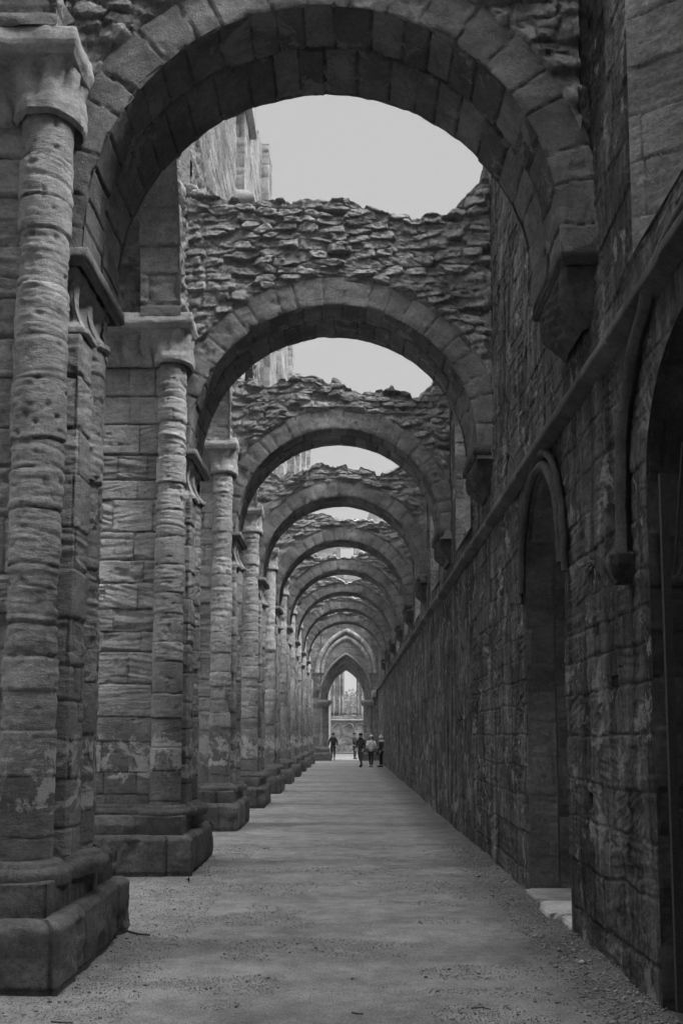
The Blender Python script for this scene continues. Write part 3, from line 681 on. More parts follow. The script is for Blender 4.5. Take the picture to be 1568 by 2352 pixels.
    bl_ = np.floor(Yg / .8 + .3 * np.sin(Yg)); fj = np.abs((Yg / .8 + .3 * np.sin(Yg)) % 1 - .5); G[..., 0] += .03 * (fj > .485) + (h2(bl_, 1, 3) - .5) * .022 + .05 * np.clip(fbm(Yg * 2.2, Yg * 0 + 5, 9, 3) - .62, 0, 1) * 4; G[..., 2] += (h2(bl_, 2, 3) - .5) * .014; mb.grid(G, np.stack([h2(bl_, 0, 3), Yg * 0, Yg * 0], -1), flip=True); mb.build('string_course', M['trim'], o)
    # windows: splayed recess
    def win(k, a, b_):
        c = (a + b_) / 2; r = (b_ - a) / 2; ro = .30; n = 120; depth = 1.15; rows = 80 if k < 3 else 8
        def outl(r_, zsill, zh):
            th = np.linspace(0, math.pi, 61); L = [(c - r_, z) for z in np.linspace(zsill, zh, 30)[:-1]]
            L += [(c - r_ * math.cos(t), zh + r_ * math.sin(t)) for t in th] + [(c + r_, z) for z in np.linspace(zh, zsill, 30)[1:]]
            L += [(y, zsill) for y in np.linspace(c + r_, c - r_, 20)[1:]]; return np.array(L)
        A_, B_ = outl(r, ZSILL, ZHEAD), outl(ro, ZSILL + .75, ZHEAD + .1)
        mid = (.28)
        P = []; At = []
        m2 = MB()
        if k < 3:
            nA = len(A_); rq = np.arange(0, nA - 1, .13)
            A_ = np.stack([np.interp(rq, np.arange(nA), A_[:, j]) for j in (0, 1)], 1); B_ = np.stack([np.interp(rq, np.arange(nA), B_[:, j]) for j in (0, 1)], 1)
        s = np.concatenate([[0], np.cumsum(np.linalg.norm(np.diff(A_, axis=0), axis=1))])
        fr = np.linspace(0, 1, rows)[:, None, None]; G = A_[None] * (1 - fr) + B_[None] * fr
        U = fr[..., 0] * depth * 1.2 + 0 * G[..., 0]; Sg = G[..., 1]
        d, At = ashlar(U, Sg, 760 + k, ch=(.26, .4), bl=(.35, .7), er=.8); d = d + (fbm(U * 6, Sg * 6, 761, 4) - .5) * .05
        ctr = np.array([c, (ZSILL + ZHEAD) / 2 + .6]); v = G - ctr; v /= np.linalg.norm(v, axis=-1)[..., None]
        G = G - v * d[..., None] * np.clip(fr * 12, 0, 1)
        P = np.stack([XW + .01 + fr[..., 0] * depth + 0 * G[..., 0], G[..., 0], G[..., 1]], -1)
        m2.grid(P, At); m2.build('window_reveal', M['reveal'], o)
    for k, (a, b_) in enumerate(WIN): win(k, a, b_)
    # wall top and outer skin
    mb = MB(); ys = np.arange(1, 67.1, .1); xs = np.linspace(XW, 3.1, 12); X, Y = np.meshgrid(xs, ys)
    mb.grid(np.stack([X, Y, 9.9 + (fbm(X * 3, Y * 2, 4, 4) - .3) * .3 * (X > XW + .05)], -1), None, flip=False)
    ys = np.unique(np.concatenate([[1, 67]] + [[(a + b_) / 2 - .32, (a + b_) / 2 + .32] for a, b_ in WIN])); zs = np.array([-.1, ZSILL + .7, ZHEAD + .45, 9.95])
    Y, Z = np.meshgrid(ys, zs); m = np.ones((3, len(ys) - 1), bool)
    for j in range(len(ys) - 1):
        cc = (ys[j] + ys[j + 1]) / 2
        if any(abs(cc - (a + b_) / 2) < .3 for a, b_ in WIN): m[1, j] = False
    mb.grid(np.stack([Y * 0 + 3.12, Y, Z], -1), None, mask=m); mb.build('outer_face', M['wall'], o)
    # respond strips at each arch (shallow pilasters above the corbels)
    for k in range(9):
        mb = MB(); y = 7.72 + 5.64 * k; st = .03 if k < 3 else .08
        extrude(mb, [(2.02, y + 1.13), (XW - .03, y + 1.13), (XW - .03, y + .02), (2.02, y + .02)], 5.7, 9.85, st, lambda S, Z: ashlar(S, Z, 800 + k, er=.4), st, flip=True)
        mb.build('respond', M['wall'], o)
    # blocked doorway: jambs, head, back wall, arch moulding
    def recess(y0, y1, zs_, k, depth, seed, nm, mat, x0=0.0, back=True, face=None):
        c = (y0 + y1) / 2; r = (y1 - y0) / 2; mb = MB()
        L = [(y0, z) for z in np.linspace(-.05, zs_, 180)[:-1]] + [(c - r * math.cos(t), zs_ + r * k * math.sin(t)) for t in np.linspace(0, math.pi, 120)] + [(y1, z) for z in np.linspace(zs_, -.05, 180)[1:]]
        L = np.array(L); xs = np.arange(0, depth + .001, .022); F = np.tile(L[None], (len(xs), 1, 1)); U = np.tile(xs[:, None], (1, len(L)))
        d, A = ashlar(U + .3, F[..., 1], seed, ch=(.27, .42), bl=(.5, .8), er=.3)
        ctr = np.array([c, zs_ * .6]); v = F - ctr; v[..., 1] *= (F[..., 1] > zs_); v /= np.linalg.norm(v, axis=-1)[..., None] + 1e-9
        F = F - v * (d * np.clip(U * 20, 0, 1))[..., None]
        mb.grid(np.stack([XW + x0 + .015 + U, F[..., 0], F[..., 1]], -1), A)
        if face:
            f_ = np.linspace(0, 1, 12)[:, None, None]; c2 = np.array([c, zs_]); Lo = c2 + (L - c2) * np.where(L[:, 1:] > zs_, face, 1.0); Lo[:, 0] = c + (L[:, 0] - c) * face; Fa = L[None] * (1 - f_) + Lo[None] * f_
            mb.grid(np.stack([XW + x0 + .01 + 0 * Fa[..., 0], Fa[..., 0], Fa[..., 1]], -1), None)
        if not back: mb.build(nm, mat, o); return
        Y, Z = np.meshgrid(np.arange(y0 - .1, y1 + .1, .03), np.arange(-.05, zs_ + r * k + .1, .03)); d, A = ashlar(Y, Z, seed + 1, er=.5)
        mb.grid(np.stack([XW + x0 + depth - d, Y, Z], -1), A, flip=True)
        mb.build(nm, mat, o)
    recess(DY0, DY1, DZ, 1.12, .32, 820, 'doorway_recess', M['dark'], back=False)
    recess(DY0 + .16, DY1 - .02, DZ - .05, 1.06, .45, 824, 'doorway_inner_order', M['dark'], x0=.32, face=1.2)
    recess(GY0, GY1, GZ, .85, 1.5, 830, 'gateway_recess', M['trim'])
    def hood(y0, y1, zs_, k, rad, w_, name, seed, zdrop=0.0):
        """projecting moulding following an arch head"""
        c = (y0 + y1) / 2; r = (y1 - y0) / 2; mb = MB()
        pts = [(c - (r + w_), zs_ - zdrop)] * (1 if zdrop else 0)
        th = np.linspace(0, math.pi, 120); path = np.array([(c - (r + w_) * math.cos(t), zs_ + (r * k + w_) * math.sin(t)) for t in th])
        if zdrop: path = np.concatenate([np.array([(path[0, 0], z) for z in np.linspace(zs_ - zdrop, zs_, 12)[:-1]]), path, np.array([(path[-1, 0], z) for z in np.linspace(zs_, zs_ - zdrop, 12)[1:]])])
        t = np.gradient(path, axis=0); t /= np.linalg.norm(t, axis=1)[:, None]; nn = np.stack([-t[:, 1], t[:, 0]], 1)
        a = np.radians(np.array([-90, -60, -20, 0, 40, 90, 180, 270])); G = []
        for ang in a:
            oo = math.sin(ang) * rad; xx = math.cos(ang) * rad
            G.append(np.stack([np.full(len(path), XW - .01) - xx * .9, path[:, 0] + nn[:, 0] * oo, path[:, 1] + nn[:, 1] * oo], 1))
        G = np.array(G); G[..., 0] += (fbm(G[..., 1] * 6, G[..., 2] * 6, seed, 3) - .5) * .03
        mb.grid(G, flip=True); mb.build(name, M['trim'], o)
    hood(DY0, DY1, DZ, 1.12, .055, .03, 'door_moulding', 3, .0)
    hood(DY0, DY1, DZ, 1.12, .042, .17, 'hood_mould', 4, .1)
    hood(GY0, GY1, GZ, .85, .065, .48, 'hood_mould', 6, .45)
    mb = MB(); slabp = lambda v: [(2.02, 6.86 - v), (1.83 - v, 6.86 - v), (1.83 - v, 7.06 + v), (2.02, 7.06 + v)]
    loft(mb, [slabp(-.05), slabp(0), slabp(.01), slabp(.01), slabp(-.04)], [2.80, 2.90, 2.93, 3.0, 3.03], 4, lambda T, Z: (fbm(T * 9, Z * 9, 3, 3) - .5) * .02, 60, flip=True)
    mb.build('hood_stop', M['wall'], o)
    return o
aisle_wall()

# ------------------------------------------------------------------ unseen wall added behind the camera to block light from the near bay
def light_blocking_wall():
    o = thing('light_blocking_wall', 'high unseen wall added behind the camera to block light from the near bay', 'wall', (0, -2.2, 0)); mb = MB()
    X, Z = np.meshgrid(np.arange(-16, 3.2, .2), np.arange(-.05, 13.0, .2)); d, A = ashlar(X, Z, 1200, er=.4)
    mb.grid(np.stack([X, d, Z], -1), A, flip=True); mb.grid(np.stack([X, X * 0 - 1.4, Z], -1)); mb.box((-16, -1.39, 12.85), (3.1, -.01, 13.0)); mb.build('wall_face', M['end'], o)
light_blocking_wall()

# ------------------------------------------------------------------ doorstep
def rock(mb, c, s, seed, n=14, rz=0.0, ex=.55, irr=.45):
    th, ph = np.meshgrid(np.linspace(0, 2 * math.pi, n * 2, endpoint=False), np.linspace(0, math.pi, n))
    d = np.stack([np.cos(th) * np.sin(ph), np.sin(th) * np.sin(ph), np.cos(ph)], -1)
    e = np.sign(d) * np.abs(d) ** ex; rr = 1 + (fbm(th * 1.2 * 0 + d[..., 0] * 2 + 7, d[..., 1] * 2 + d[..., 2] * 2.3, seed, 3) - .5) * irr
    P = e * rr[..., None] * np.array(s) * .5
    ca, sa = math.cos(rz), math.sin(rz); X = P[..., 0] * ca - P[..., 1] * sa; Y = P[..., 0] * sa + P[..., 1] * ca
    mb.grid(np.stack([X + c[0], Y + c[1], P[..., 2] + c[2]], -1), np.tile(np.array([h2(seed, 1), 0, .2]), P.shape[:2] + (1,)), closed=True, flip=True)
st_ = thing('doorstep', 'pale worn stone step in the dark blocked doorway on the right', 'step', (2.1, 9.9, 0))
for k, (c, s) in enumerate([((.16, .68, -.01), (.74, .80, .22)), ((.15, -.06, -.01), (.72, .70, .21)), ((.20, -.66, -.02), (.68, .50, .20))]):
    mb = MB(); rock(mb, c, s, 40 + k, 40, ex=.22, irr=.12); mb.build('slab', M['step'], st_)

# ------------------------------------------------------------------ iron gate, open against the far side of its opening
def tube(mb, a, b, r, n=8):
    a = np.array(a, float); b = np.array(b, float); t = b - a; t /= np.linalg.norm(t); u = np.cross(t, [0, 0, 1] if abs(t[2]) < .9 else [1, 0, 0]); u /= np.linalg.norm(u); v = np.cross(t, u)
    an = np.linspace(0, 2 * math.pi, n, endpoint=False); ring = np.cos(an)[:, None] * u * r + np.sin(an)[:, None] * v * r
    mb.grid(np.stack([a + ring, b + ring]), closed=True, flip=True)
    mb.grid(np.stack([a + ring * .001, a + ring]), closed=True, flip=True); mb.grid(np.stack([b + ring, b + ring * .001]), closed=True, flip=True)
g = thing('iron_gate', 'dark iron gate leaf with a fan of bars in the opening at the right edge', 'gate', (2.0, 6.30, 0))
mb = MB()
for x in (.03, .93): mb.box((x - .025, -.02, .06), (x + .025, .02, 3.42 if x < .5 else 3.0))
for z in (.12, 1.05, 1.25, 2.62): mb.box((.055, -.012, z - .02), (.905, .012, z + .02))
mb.build('frame', M['iron'], g)
for x in np.linspace(.2, .78, 5):
    mb = MB(); tube(mb, (x, 0, .14), (x, 0, 2.6), .012); mb.build('bar', M['iron'], g)
for a in (12, 27, 42, 57, 72, 83):
    mb = MB(); r1 = 1.05; tube(mb, (.06 + .18 * math.cos(R(a)), 0, 2.64 + .12 * math.sin(R(a))), (.06 + .87 * min(1, r1) * math.cos(R(a)), 0, 2.64 + r1 * .95 * math.sin(R(a))), .010); mb.build('fan_bar', M['iron'], g)
mb = MB(); mb.box((.07, -.05, 1.08), (.25, .03, 1.22)); mb.build('lock', M['iron'], g)

# ------------------------------------------------------------------ end wall with pointed arch
def pointed(c, w_, zs_, apex, n):
    """points of a two-centred arch head from left to right"""
    h = w_ / 2; H = apex - zs_; r = (h * h + H * H) / (2 * h); L = []
    a1 = math.acos((r - h) / r)
    for t in np.linspace(0, a1, n): L.append((c - h + r - r * math.cos(t), zs_ + r * math.sin(t)))
    for t in np.linspace(a1, 0, n)[1:]: L.append((c + h - r + r * math.cos(t), zs_ + r * math.sin(t)))
    return np.array(L)
def holed_wall(mb, x0, x1, z0, ztopf, hole, yf, seed, q, fn, thick=0.0):
    """wall front facing -y with an opening; hole(x) gives the opening's top or None"""
    xs = np.arange(x0, x1 + q / 2, q); lo = np.array([hole(x) for x in xs]); tp = ztopf(xs)
    nv = max(4, int((tp.max() - z0) / q)); vv = np.linspace(0, 1, nv)[:, None]; X = np.tile(xs, (nv, 1)); Z = lo * (1 - vv) + tp * vv
    d, A = fn(X, Z, seed); mb.grid(np.stack([X, yf - d, Z], -1), A)
def end_wall():
    YE = 66.0; o = thing('end_arch_wall', 'ashlar wall with moulded pointed archway closing the far end of the aisle', 'wall', (0, YE, 0))
    cx = -.16; zsp = 3.95; apx = 5.98; half = 1.22
    outer = pointed(cx, 3.35, zsp, 6.85, 40)
    def hole(x):
        if x <= outer[0, 0] or x >= outer[-1, 0]: return -.05
        return np.interp(x, outer[:, 0], outer[:, 1])
    mb = MB(); holed_wall(mb, -2.9, 2.1, -.05, lambda x: 11.2 + (fbm(x * 2, x * 0, 5, 3) - .5) * .6, hole, 0, 900, .05, lambda X, Z, s: ashlar(X, Z, s, ch=(.25, .45), bl=(.4, .9), er=.7))
    mb.grid(np.array([[[-2.9, 0, 11], [2.1, 0, 11]], [[-2.9, 1.2, 11.3], [2.1, 1.2, 11.3]]])); mb.build('wall_face', M['end'], o)
    # orders of the arch: nested steps
    for j, (w_, ap, yy, y2) in enumerate([(3.35, 6.85, -.02, .22), (3.02, 6.55, .22, .42), (2.72, 6.27, .42, .60), (2.44, 5.98, .60, 1.1)]):
        hd = pointed(cx, w_, zsp, ap, 40); nx = pointed(cx, (3.02, 2.72, 2.44, 2.44)[j], zsp, (6.55, 6.27, 5.98, 5.98)[j], 40)
        mb = MB(); G = np.stack([np.stack([hd[:, 0], hd[:, 0] * 0 + y, hd[:, 1]], 1) for y in np.linspace(yy, y2, 5)])
        G[..., 1] += 0; dd = (fbm(G[..., 0] * 4, G[..., 2] * 4, 9, 3) - .5) * .03; G[..., 2] += dd
        mb.grid(G, flip=True)
        if j < 3: mb.grid(np.stack([np.stack([nx[:, 0], nx[:, 0] * 0 + y2, nx[:, 1]], 1), np.stack([hd[:, 0], hd[:, 0] * 0 + y2, hd[:, 1]], 1)]))
        mb.build('arch_order', M['arch'], o)
    hm = pointed(cx, 3.5, zsp + .1, 7.0, 50); mb = MB(); t = np.gradient(hm, axis=0); t /= np.linalg.norm(t, axis=1)[:, None]; nn = np.stack([-t[:, 1], t[:, 0]], 1)
    G = [np.stack([hm[:, 0] + nn[:, 0] * .09 * math.sin(a), np.full(len(hm), -.02) - .12 * math.cos(a), hm[:, 1] + nn[:, 1] * .09 * math.sin(a)], 1) for a in np.linspace(-math.pi / 2, math.pi / 2, 7)]
    mb.grid(np.array(G), flip=True); mb.build('hood_mould', M['arch'], o)
    # big blind relieving arch, two rings
    for (w_, ap, dp, ww) in ((4.15, 8.72, -.10, .30), (3.5, 8.25, -.05, .26)):
        a_ = pointed(cx + .02, w_, 5.75, ap, 50); b_ = pointed(cx + .02, w_ - 2 * ww, 5.75, ap - ww * 1.05, 50); mb = MB()
        k = np.floor(np.linspace(0, 26, len(a_))); A = np.stack([h2(k, 2, w_), (np.abs(np.linspace(0, 26, len(a_)) % 1 - .5) > .42) * 1.0, k * 0], -1)
        rows = np.stack([np.stack([p[:, 0], np.full(len(p), y), p[:, 1]], 1) for p, y in ((a_, .02), (a_, dp), (b_, dp), (b_, .02))])
        mb.grid(rows, np.tile(A[None], (4, 1, 1)), flip=True); mb.build('relieving_arch', M['far'], o)
    # responds: bundles of shafts with capitals and bases
    for sg in (-1, 1):
        mb = MB()
        for (dx, y, r) in ((1.60, .08, .14), (1.45, .30, .13), (1.32, .52, .13), (1.36, .85, .22)):
            x = cx + sg * dx; extrude(mb, arc(x, y, r, -180 if sg > 0 else -180, 180, 20), .9, zsp - .35, .08, lambda S, Z: ashlar(S, Z, 930, er=.5), .06)
        mb.build('respond', M['arch'], o)
        mb = MB(); rg = lambda v: [(cx + sg * 1.82, -.10 - v), (cx + sg * (1.40 - v), -.10 - v), (cx + sg * (1.12 - v), .35), (cx + sg * (1.12 - v), 1.1)]
        loft(mb, [rg(0), rg(.02), rg(.05), rg(.12), rg(.14), rg(.14), rg(0)], [zsp - .42, zsp - .36, zsp - .3, zsp - .22, zsp - .14, zsp, zsp + .01], 3, None, 60, flip=sg > 0)
        mb.build('capital', M['arch'], o)
        mb = MB(); bx = lambda v: [(cx + sg * 2.1, -.45 - v), (cx + sg * (1.05 - v), -.45 - v), (cx + sg * (1.05 - v), 1.2)]
        loft(mb, [bx(.1), bx(.1), bx(.08), bx(-.02), bx(-.02), bx(-.12), bx(-.4)], [-.05, .42, .46, .5, .78, .84, .92], 4, lambda T, Z: (fbm(T * 20, Z * 5, 5, 4) - .5) * .06, 80, flip=sg > 0)
        mb.build('base', M['plinth'], o)
        mb = MB(); rock(mb, (cx + sg * 1.86, -.12, 4.75 if sg < 0 else 4.35), (.32, .34, .46), 55 + sg, 12); mb.build('head_stop', M['end'], o)
    # jamb returns through the wall
    for sg in (-1, 1):
        mb = MB(); mb.box((cx + sg * 1.5 - .35 + sg * .3, .02, -.05), (cx + sg * 1.5 + .35 + sg * .3, 1.15, zsp)); mb.build('jamb', M['end'], o)
end_wall()

# ------------------------------------------------------------------ chapel beyond: blind arcade, tall window, side walls
def chapel():
    YC = 93.0; o = thing('chapel_wall', 'distant roofless chapel wall with blind trefoil arcade below a tall open window', 'wall', (0, YC, 0))
    px = lambda x: (x - 800) * (YC) / 2287.
    pz = lambda y: 1.75 + (1685 - y) * YC / 2287. * 1.0
    wx0, wx1 = -.42, .75; zsill = pz(1645); zstr = pz(1655)
    mb = MB()
    for (a, b_, z0, z1) in ((-3.4, wx0, zsill, 13.5), (wx1, 3.4, zsill, 12.0), (-3.4, 3.4, -.05, zsill)):
        X, Z = np.meshgrid(np.arange(a, b_ + .03, .06), np.arange(z0, z1, .06)); d, A = ashlar(X, Z, 950, er=.9)
        mb.grid(np.stack([X, -d + (.0 if z0 < 0 else .25), Z], -1), A)
    mb.box((-3.4, .26, zsill - .1), (wx0, 1.2, 13.45)); mb.box((wx1, .26, zsill - .1), (3.4, 1.2, 11.95)); mb.build('wall_face', M['chapel'], o)
    for x in (wx0 - .12, wx0 - .42, wx0 - .95, wx1 + .14, wx1 + .5):
        mb = MB(); extrude(mb, arc(x, .18, .11, -180, 0, 12), zsill, 12, .1, lambda S, Z: ashlar(S, Z, 960, er=.8), .06); mb.build('window_shaft', M['chapel'], o)
    mb = MB(); G = np.array([[(x, y, z) for x in np.linspace(-3.4, 3.4, 80)] for y, z in ((0, zstr - .12), (-.14, zstr - .06), (-.16, zstr + .04), (0, zstr + .12), (.3, zstr + .2))]); G[..., 2] += (fbm(G[..., 0] * 3, G[..., 1], 4, 3) - .5) * .06
    mb.grid(G); mb.build('string_course', M['arch'], o)
    for cx_ in (-2.05, -1.0, .02, 1.06):                       # blind trefoil-headed arches
        z0 = pz(1681); mb = MB(); hd = []
        for t in np.linspace(0, math.pi, 60):
            r = .40 + .09 * abs(math.cos(1.5 * t)) ** .7; hd.append((cx_ - r * math.cos(t) * 1.0, z0 + .1 + 1.45 * r * math.sin(t)))
        hd = np.array(hd); t = np.gradient(hd, axis=0); t /= np.linalg.norm(t, axis=1)[:, None]; nn = np.stack([-t[:, 1], t[:, 0]], 1)
        G = [np.stack([hd[:, 0] + nn[:, 0] * .055 * math.sin(a), np.full(len(hd), -.02) - .11 * math.cos(a), hd[:, 1] + nn[:, 1] * .055 * math.sin(a)], 1) for a in np.linspace(-math.pi / 2, math.pi / 2, 7)]
        mb.grid(np.array(G), flip=True); mb.build('blind_arch', M['arch'], o)
        mb = MB(); mb.box((cx_ + .43, -.16, z0 - .18), (cx_ + .60, .02, z0 + .1)); mb.build('corbel', M['arch'], o)
    s = thing('chapel_pier', 'pale tall shaft of masonry inside the pointed archway, on its right', 'pier', (0, 78, 0)); mb = MB()
    extrude(mb, [(1.28, 1), (1.28, 0), (2.1, 0), (2.1, 1)][::1], -.05, 9.5, .06, lambda S, Z: ashlar(S, Z, 970, er=.6), .05)
    mb.build('shaft', M['chapel'], s)
    s = thing('chapel_side_wall', 'pale strip of side wall inside the pointed archway, on its left', 'wall', (0, 76, 0)); mb = MB()
    extrude(mb, [(-4, 0), (-1.62, 0), (-1.62, 15)], -.05, 13.0, .08, lambda S, Z: ashlar(S, Z, 975, er=.6), .08); mb.build('wall_face', M['chapel'], s)
    # tall crossing wall seen over the arches
    s = thing('transept_wall', 'pale high ashlar wall far away above the broken rubble, with a small window', 'wall', (0, 74, 0)); mb = MB()
    def tf(x): return 17.6 + 2.6 * np.clip((x - 1.2) / 1.4, 0, 1) + (fbm(x * 1.5, x * 0, 3, 3) - .5) * 1.2
    xs = np.arange(-6, 8, .09); zs0 = 12.4; nv = 90; vv = np.linspace(0, 1, nv)[:, None]; X = np.tile(xs, (nv, 1)); Z = zs0 + (tf(xs) - zs0) * vv
    d, A = ashlar(X, Z, 980, ch=(.3, .45), bl=(.4, .8), er=.6); m = ~((np.abs(X[:-1, :-1] + .12) < .5) & (Z[:-1, :-1] > 14.1) & (Z[:-1, :-1] < 15.6))
    mb.grid(np.stack([X, -d, Z], -1), A, mask=m); mb.grid(np.stack([xs + 0 * np.array([[0], [0]]), np.array([[0], [1.2]]) + 0 * xs, tf(xs) + 0 * np.array([[0], [0]])], -1)); mb.build('wall_face', M['far'], s)
chapel()

# ------------------------------------------------------------------ grass bank, hill with misty wood
def blades(name, pts, h, seed, mat='grass', spread=.4, wd=.006, parent=None):
    rs = np.random.RandomState(seed); mb = MB()
    for (x, y, z) in pts:
        a = rs.uniform(0, 2 * math.pi); l = h * rs.uniform(.5, 1.2); dx, dy = math.cos(a) * l * spread * rs.uniform(.2, 1), math.sin(a) * l * spread * rs.uniform(.2, 1)
        px_, py_ = -math.sin(a) * wd, math.cos(a) * wd
        rows = []
        for f in (0, .5, 1): c = np.array([x + dx * f * f, y + dy * f * f, z + l * (f - .25 * f * f)]); w_ = 1 - f * .9; rows.append([c - np.array([px_, py_, 0]) * w_, c + np.array([px_, py_, 0]) * w_])
        mb.grid(np.array(rows))
    return mb.build(name, M[mat], parent)
mb = MB(); X, Y = np.meshgrid(np.linspace(-6, 6, 60), np.linspace(86, 93, 30)); mb.grid(np.stack([X, Y, .02 + .55 * np.clip((Y - 87) / 5, 0, 1) ** 1.5 + (fbm(X * 2, Y * 2, 5, 3) - .5) * .15], -1)); stru(mb.build('grass_bank', M['turf']))
rs = np.random.RandomState(5)
stru(blades('bank_grass', [(x, y, .05 + .5 * ((y - 87) / 5) ** 1.5) for x, y in zip(rs.uniform(-3, 3, 900), rs.uniform(88, 92, 900))], .28, 6, 'grass', .5, .02), 'stuff')
stru(blades('sill_grass', [(x, 93.1, 3.5) for x in rs.uniform(-1.6, 1.0, 300)], .3, 7, 'grass', .7, .02), 'stuff')
def hill():
    mb = MB(); X, Y = np.meshgrid(np.linspace(-260, 260, 90), np.linspace(150, 660, 60))
    Zf = lambda X, Y: -1 + 26 * np.clip((Y - 300) / 240, 0, 1) ** .8 * (.45 + .55 / (1 + np.exp(-(X - 6) / 16))) + (fbm(X * .02, Y * .02, 3, 3) - .5) * 3
    mb.grid(np.stack([X, Y, Zf(X, Y)], -1)); stru(mb.build('hill', M['turf']))
    rs = np.random.RandomState(8); n = 26000; tx = rs.uniform(-60, 80, 420); ty = rs.uniform(330, 580, 420); k = rs.randint(0, 420, n); r = rs.uniform(4.5, 8.0, 420)[k]
    v = rs.normal(size=(n, 3)); v /= np.linalg.norm(v, axis=1)[:, None]; v *= (rs.uniform(.3, 1, n) ** .4)[:, None]
    c = np.stack([tx[k] + v[:, 0] * r, ty[k] + v[:, 1] * r, Zf(tx, ty)[k] + 1.5 + v[:, 2] * r * 1.2], 1)
    a = rs.normal(size=(n, 3)); a /= np.linalg.norm(a, axis=1)[:, None]; b = np.cross(a, rs.normal(size=(n, 3))); b /= np.linalg.norm(b, axis=1)[:, None]; s = .7
    V = np.stack([c - a * s, c - b * s, c + a * s, c + b * s], 1).reshape(-1, 3); mb = MB(); mb.v.append(V); mb.f.append(np.arange(n * 4).reshape(n, 4)); mb.a.append(np.tile([.5, 0, 0], (n * 4, 1))); mb.n = n * 4
    stru(mb.build('misty_wood', M['leaf'], smooth=False), 'stuff')
hill()

# ------------------------------------------------------------------ weeds, twigs, loose stones
def weed(label, loc, n, h, seed, nrm=(-1, 0, 0), name='wall_plant', group='small plants growing in the masonry'):
    rs = np.random.RandomState(seed); mb = MB()
    for k in range(n):
        a = rs.normal(size=3) * .7 + np.array(nrm) * .9 + np.array([0, 0, -.25]); a /= np.linalg.norm(a); l = h * rs.uniform(.4, 1.1)
        b = np.cross(a, [0, 0, 1]); b /= np.linalg.norm(b) + 1e-6; w_ = .0035
        mb.grid(np.array([[a * 0 - b * w_, a * 0 + b * w_], [a * l * .5 - b * w_ * 1.6, a * l * .5 + b * w_ * 1.6], [a * l + np.array([0, 0, -.3 * l]) - b * w_ * .3, a * l + np.array([0, 0, -.3 * l]) + b * w_ * .3]]))
    o = mb.build(name, M['leaf']); o.location = loc; return tag(o, label, 'plant', group)
weed('dark fern tuft in the wall left of the iron gate, below the putlog hole', (1.93, 7.75, 3.05), 90, .14, 1)
weed('small fern on the string course above the blocked doorway', (1.86, 11.3, 4.95), 50, .20, 2)
weed('hanging dark plant midway along the right wall', (1.92, 16.9, 2.0), 80, .30, 3)
weed('second smaller plant just nearer along the right wall than the hanging one', (1.92, 14.9, 2.2), 60, .24, 13)
weed('little weed growing out of the gravel before the second pier', (-1.9, 12.1, .0), 26, .10, 4, (0, 0, .8), 'weed', 'small plants growing on the ground')
weed('grass tuft on top of the second arch rubble wall, at its left end', (-1.2, 13.6, 9.12), 260, .13, 5, (0, -.3, .6), 'grass_tuft', 'plants on the broken wall tops')
weed('leafy plant on the fourth rubble wall, left of its middle', (-1.1, 24.55, 8.2), 120, .3, 6, (0, -1, .2), 'wall_plant', 'plants on the broken wall tops')
weed('small plant at the left shoulder of the fourth round arch ring', (-1.1, 24.5, 7.6), 70, .2, 7, (0, -1, 0), 'wall_plant', 'plants on the broken wall tops')
weed('long grass tuft on the string course near the far end of the right wall', (1.8, 44, 4.9), 120, .5, 8, (-.3, 0, 1), 'grass_tuft', 'plants on the broken wall tops')
def twig(label, a, b, r, seed):
    rs = np.random.RandomState(seed); mb = MB(); a = np.array(a); b = np.array(b); m = (a + b) / 2 + rs.uniform(-.01, .01, 3); tube(mb, a, m, r); tube(mb, m, b, r * .8)
    return tag(mb.build('twig', M['stick']), label, 'twig', 'twigs lying on the gravel')
twig('twig sticking out from the far corner of the nearest plinth', (-1.95, 9.0, .02), (-1.72, 8.85, .015), .010, 1)
twig('thin twig lying in the gravel at the bottom left, beside the nearest plinth', (-1.80, 6.25, .012), (-1.66, 6.22, .014), .006, 2)
twig('short dark twig lying at the bottom middle of the path', (.02, 6.45, .012), (.09, 6.42, .012), .006, 3)
twig('thin straight twig at the bottom, right of the middle of the path', (.78, 6.55, .012), (.9, 6.52, .012), .004, 4)
